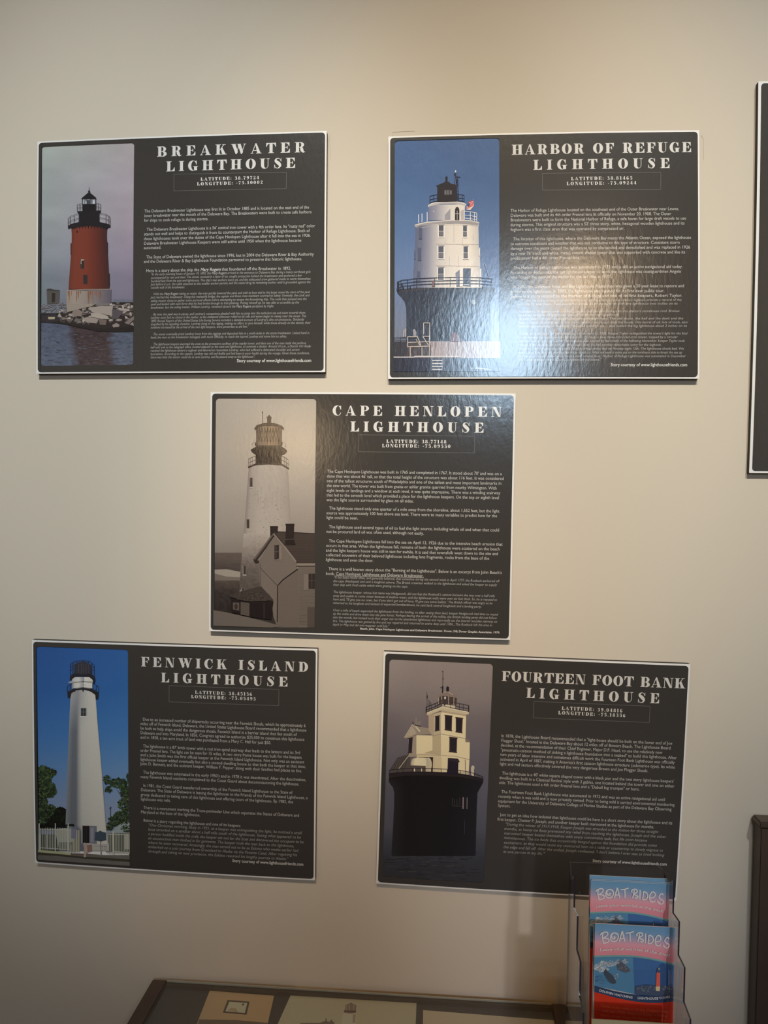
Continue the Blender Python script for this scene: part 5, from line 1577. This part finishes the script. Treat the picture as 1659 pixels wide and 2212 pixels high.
def letter_strokes(segs, w, c):
    for g in segs:
        p = np.asarray(g, float)
        q, f = _stroke(np.concatenate([p, np.full((len(p), 1), float(w))], 1))
        a.add(q, f, c)
        a.off -= a.step * .5


ink = (214, 212, 206)
letter_strokes([[(562, 962), (556, 1020), (572, 1082)], [(533, 988), (545, 966), (590, 948), (618, 960), (612, 990), (566, 1022)], [(566, 1022), (612, 1026), (636, 1048), (612, 1074), (562, 1082)],
                [(690, 1002), (706, 1012), (694, 1030), (668, 1012), (668, 975), (700, 958), (738, 978), (744, 1020), (718, 1056), (678, 1060), (656, 1040), (654, 1000), (668, 968)],
                [(757, 1066), (772, 1010), (792, 938)], [(792, 938), (806, 990), (824, 1064)], [(762, 1028), (814, 1024)],
                [(834, 962), (880, 958), (930, 942)], [(884, 958), (886, 1010), (886, 1064)],
                [(1000, 968), (990, 1020), (978, 1066)], [(974, 1000), (966, 975), (1000, 956), (1032, 968), (1030, 994), (994, 1010)], [(994, 1010), (1014, 1030), (1046, 1048), (1030, 1068), (1008, 1056)],
                [(1070, 966), (1068, 1024), (1066, 1082)], [(1112, 984), (1106, 1040), (1100, 1084)], [(1112, 984), (1150, 1004), (1164, 1044), (1140, 1080), (1100, 1086)],
                [(1190, 1066), (1236, 1054), (1254, 1026), (1240, 996), (1212, 994), (1190, 1030), (1186, 1076), (1204, 1108), (1234, 1110), (1252, 1094)],
                [(1350, 1034), (1340, 1014), (1318, 1020), (1300, 1050), (1312, 1074), (1342, 1092), (1352, 1112), (1334, 1138), (1300, 1128), (1280, 1100)]], 15, ink)


def curve_text(text, path, cap, c, bold=True, k_over=1.0):
    p = np.array(path, float)
    d = np.concatenate([[0], np.cumsum(np.linalg.norm(np.diff(p, axis=0), axis=1))])
    gl = [font_glyph(ch, bold) for ch in text]
    k = d[-1] / sum(g[2] for g in gl)
    s_, kv = 0.0, cap / .7
    for v, f, adv in gl:
        if len(v):
            m = s_ + adv * k / 2
            P0 = np.array([np.interp(m, d, p[:, 0]), np.interp(m, d, p[:, 1])])
            P1 = np.array([np.interp(min(m + 5, d[-1]), d, p[:, 0]), np.interp(min(m + 5, d[-1]), d, p[:, 1])])
            P2 = np.array([np.interp(max(m - 5, 0), d, p[:, 0]), np.interp(max(m - 5, 0), d, p[:, 1])])
            e = (P1 - P2) / np.linalg.norm(P1 - P2)
            n = np.array([-e[1], e[0]])
            a.add(P0 + np.outer((v[:, 0] - adv / 2) * k, e) - np.outer(v[:, 1] * kv, n), f, c)
            a.off -= a.step * .99
        s_ += adv * k
    a.off += a.step


curve_text('Leave your worries at the dock!', [(527, 1176), (640, 1170), (780, 1164), (930, 1168), (1060, 1180), (1200, 1208), (1362, 1244)], 34, (206, 190, 188))
curve_text('DOLPHIN WATCHING', [(515, 1656), (640, 1690), (780, 1722), (915, 1742)], 27, (178, 184, 186))
curve_text('LIGHTHOUSE TOURS', [(975, 1748), (1100, 1756), (1240, 1752), (1365, 1732)], 27, (178, 184, 186))
a.off += 2e-5
curve_text('Come cruise with us on the Delaware Bay', [(532, 1838), (700, 1862), (1000, 1888), (1345, 1914)], 30, (182, 92, 66), False)
curve_text('and search for dolphins! Enjoy stunning', [(552, 1896), (760, 1922), (1000, 1940), (1330, 1962)], 30, (182, 92, 66), False)
curve_text('views of the Cape Henlopen lights, the', [(530, 1950), (760, 1975), (1000, 1992), (1315, 2014)], 30, (176, 86, 62), False)
curve_text('Delaware Breakwater and the Harbor', [(530, 2002), (760, 2027), (1000, 2044), (1315, 2066)], 30, (176, 86, 62), False)
cover = a.build('printed_cover', M_CARD, card)


def copy_card(dx, dy, dz, label):
    r = card.copy()
    COL.objects.link(r)
    r.location = (card.location.x + dx, card.location.y + dy, card.location.z + dz)
    r['label'] = label
    for ch in list(card.children):
        c = ch.copy()
        COL.objects.link(c)
        c.parent = r
    return r


copy_card(0.0012, 0.0022, -0.0012, 'second leaflet in the lower pocket, just behind the front one')
copy_card(-0.0008, 0.0044, -0.002, 'rearmost leaflet in the lower pocket of the clear holder')
xu, zu = on_y(1276, 1903.5, YU)
uz = float(on_y(1360, 1906, YU)[1]) - LTOP
ux = float(xu) - xl
copy_card(ux, YU - YL, uz, 'front leaflet headed BOAT RIDES in the upper pocket of the clear holder')
copy_card(ux + .0018, YU - YL + .0022, uz + .0008, 'second leaflet in the upper pocket, a sliver showing behind the front one')
copy_card(ux - .0006, YU - YL + .0050, uz + .0045, 'rearmost leaflet in the upper pocket, its blue top edge standing highest')

# holder
HX0, HX1 = 0.1800, 0.3020
HZ0 = TBZ
DB = -(CD - 1.044)                                     # back panel
tiers = [(1892, 1.0076), (1980, .9816), (2078, .9560), (2188, .9300)]
hd = empty('leaflet_holder', ((HX0 + HX1) / 2, -0.30, HZ0), 'clear acrylic tiered leaflet holder standing in front of the lower right board', 'holder')
ztop = float(on_y(1300, 1866, DB)[1])
tz = [(float(on_y(1262, y, -(CD - d))[1]), -(CD - d)) for y, d in tiers]


def hpart(name, bm):
    o = bm_obj(name, bm, [M_ACR, M_ACE], hd)
    o.matrix_parent_inverse = Matrix.Translation(-hd.location)
    return o


bm = bmesh.new()
c_ = .012
out = [(HX0, HZ0 + .001), (HX1, HZ0 + .001), (HX1, ztop - c_)] + [(HX1 - c_ + c_ * math.sin(t_), ztop - c_ + c_ * math.cos(t_)) for t_ in np.linspace(1.4, 0, 6)] + [(HX0, ztop)]
prism_xz(bm, out, DB, DB + .002)
hpart('back_panel', bm)
for x in (HX0 - .002, HX1):
    prof = [(DB + .002, HZ0 + .001), (DB + .002, ztop if x < HX1 else ztop - c_)]
    prof += [(DB, ztop if x < HX1 else ztop - c_), (DB - .010, ztop - .018), (tz[0][1], tz[0][0])]
    for i, (z, y) in enumerate(tz):
        if i:
            prof += [(y, z)]
        lowz = z - .042
        prof += [(y, lowz)]
    prof = [(y, z) for y, z in prof] + [(tz[-1][1], HZ0 + .001)]
    bm = bmesh.new()
    A_ = [bm.verts.new((x, y, z)) for y, z in prof]
    B_ = [bm.verts.new((x + .002, y, z)) for y, z in prof]
    bm.faces.new(A_), bm.faces.new(B_[::-1])
    for i in range(len(prof)):
        j = (i + 1) % len(prof)
        bm.faces.new([A_[j], A_[i], B_[i], B_[j]]).material_index = 1
    hpart('side_panel', bm)
for i, (z, y) in enumerate(tz):
    zb_ = z - .150 if i < 3 else HZ0 + .001
    zb_ = max(zb_, HZ0 + .001)
    w = .009
    ud = .118
    L_ = [(HX0, zb_), (HX1, zb_), (HX1, z), (HX1 - w + .004, z)]
    L_ += [(HX1 - w + .004 * math.cos(t_) - .004 + .004, z - .004 + .004 * math.sin(t_) - .0) for t_ in (1.2, .6, 0)]
    L_ += [(HX1 - w, z - ud + .02)] + [(HX1 - w - .02 + .02 * math.cos(t_), z - ud + .02 - .02 * math.sin(t_)) for t_ in (.4, .8, 1.2, 1.5708)]
    M_ = [(HX0 + HX1 - p[0], p[1]) for p in L_[::-1] if p[1] > zb_ + 1e-6]
    bm = bmesh.new()
    prism_xz(bm, L_ + M_, y - .001, y + .001)
    for f_ in bm.faces:
        f_.material_index = 0
    hpart('pocket_front', bm)
    # pocket floor
    yb = DB if i == 0 else tz[i - 1][1]
for i, (z, y) in enumerate(tz):
    yb = (DB if i == 0 else tz[i - 1][1] - .001)
    zf = (LTOP + uz - LH - .0022) if i == 0 else ((LTOP - LH - .0022) if i == 1 else HZ0 + .002 + (.02 if i == 2 else 0))
    bm = bmesh.new()
    add_box(bm, HX0, HX1, y + .001, yb, zf - .0018, zf)
    hpart('pocket_floor', bm)
# cream leaflet in the lowest pocket
yc = -(CD - .9430)
xc0, zc0 = on_y(1278, 2206, yc)
xc1, zc1 = on_y(1478, 2209, yc)
x0c, x1c, zt = max(float(xc0), HX0 + .003), min(float(xc1), HX1 - .003), float(zc0 + zc1) / 2
cl = empty('cream_leaflet', ((x0c + x1c) / 2, yc, HZ0), 'plain cream leaflet in the lowest pocket of the clear holder', 'leaflet')
M_CREAM = simple('cream_paper', (0.42, 0.37, 0.22), 0.6, var=0.05)
part_box('sheet', x0c, x1c, yc, yc + .0012, HZ0 + .0025, zt, M_CREAM, cl)

# ------------------------------------------------------------------ dark cabinet at the right edge
xk, zk = on_y(1643, 1787, -0.030)
kb = empty('tall_cabinet', (float(xk) + .2, -0.03, 0), 'dark brown wooden cabinet in shadow at the far right edge, against the wall', 'cabinet')
part_box('cabinet_body', float(xk), float(xk) + .42, -0.030, -0.004, 0.0, float(zk), M_WOOD, kb, .002)
part_box('cabinet_top', float(xk) - .003, float(xk) + .423, -0.034, -0.003, float(zk), float(zk) + .010, M_WOOD, kb, .002)

# ------------------------------------------------------------------ lamps seen only as reflections in the boards


def pendant(name, label, loc, r, mat, drop):
    p = empty(name, loc, label, 'lamp')
    bm_ = bmesh.new()
    bmesh.ops.create_uvsphere(bm_, u_segments=24, v_segments=14, radius=r)
    bm_obj('lamp_shade', bm_, mat, p, True)
    bm_ = bmesh.new()
    bmesh.ops.create_cone(bm_, cap_ends=True, segments=12, radius1=.006, radius2=.006, depth=drop)
    for v in bm_.verts:
        v.co.z += r + drop / 2
    bm_obj('lamp_stem', bm_, M_BRASS, p)
    bm_ = bmesh.new()
    bmesh.ops.create_cone(bm_, cap_ends=True, segments=20, radius1=.05, radius2=.02, depth=.04)
    for v in bm_.verts:
        v.co.z += r + .012
    bm_obj('lamp_cap', bm_, M_BRASS, p)
    return p


pendant('pendant_lamp', 'round warm glass pendant lamp hanging beside the rear window', (0.93, -4.40, 2.99), .20, M_SHADE, RZT - 2.99 - .20)
pendant('pendant_lamp', 'round warm glass pendant lamp hanging at the rear left', (-1.02, -4.30, 1.90), .20, M_SHADE2, RZT - 1.90 - .20)
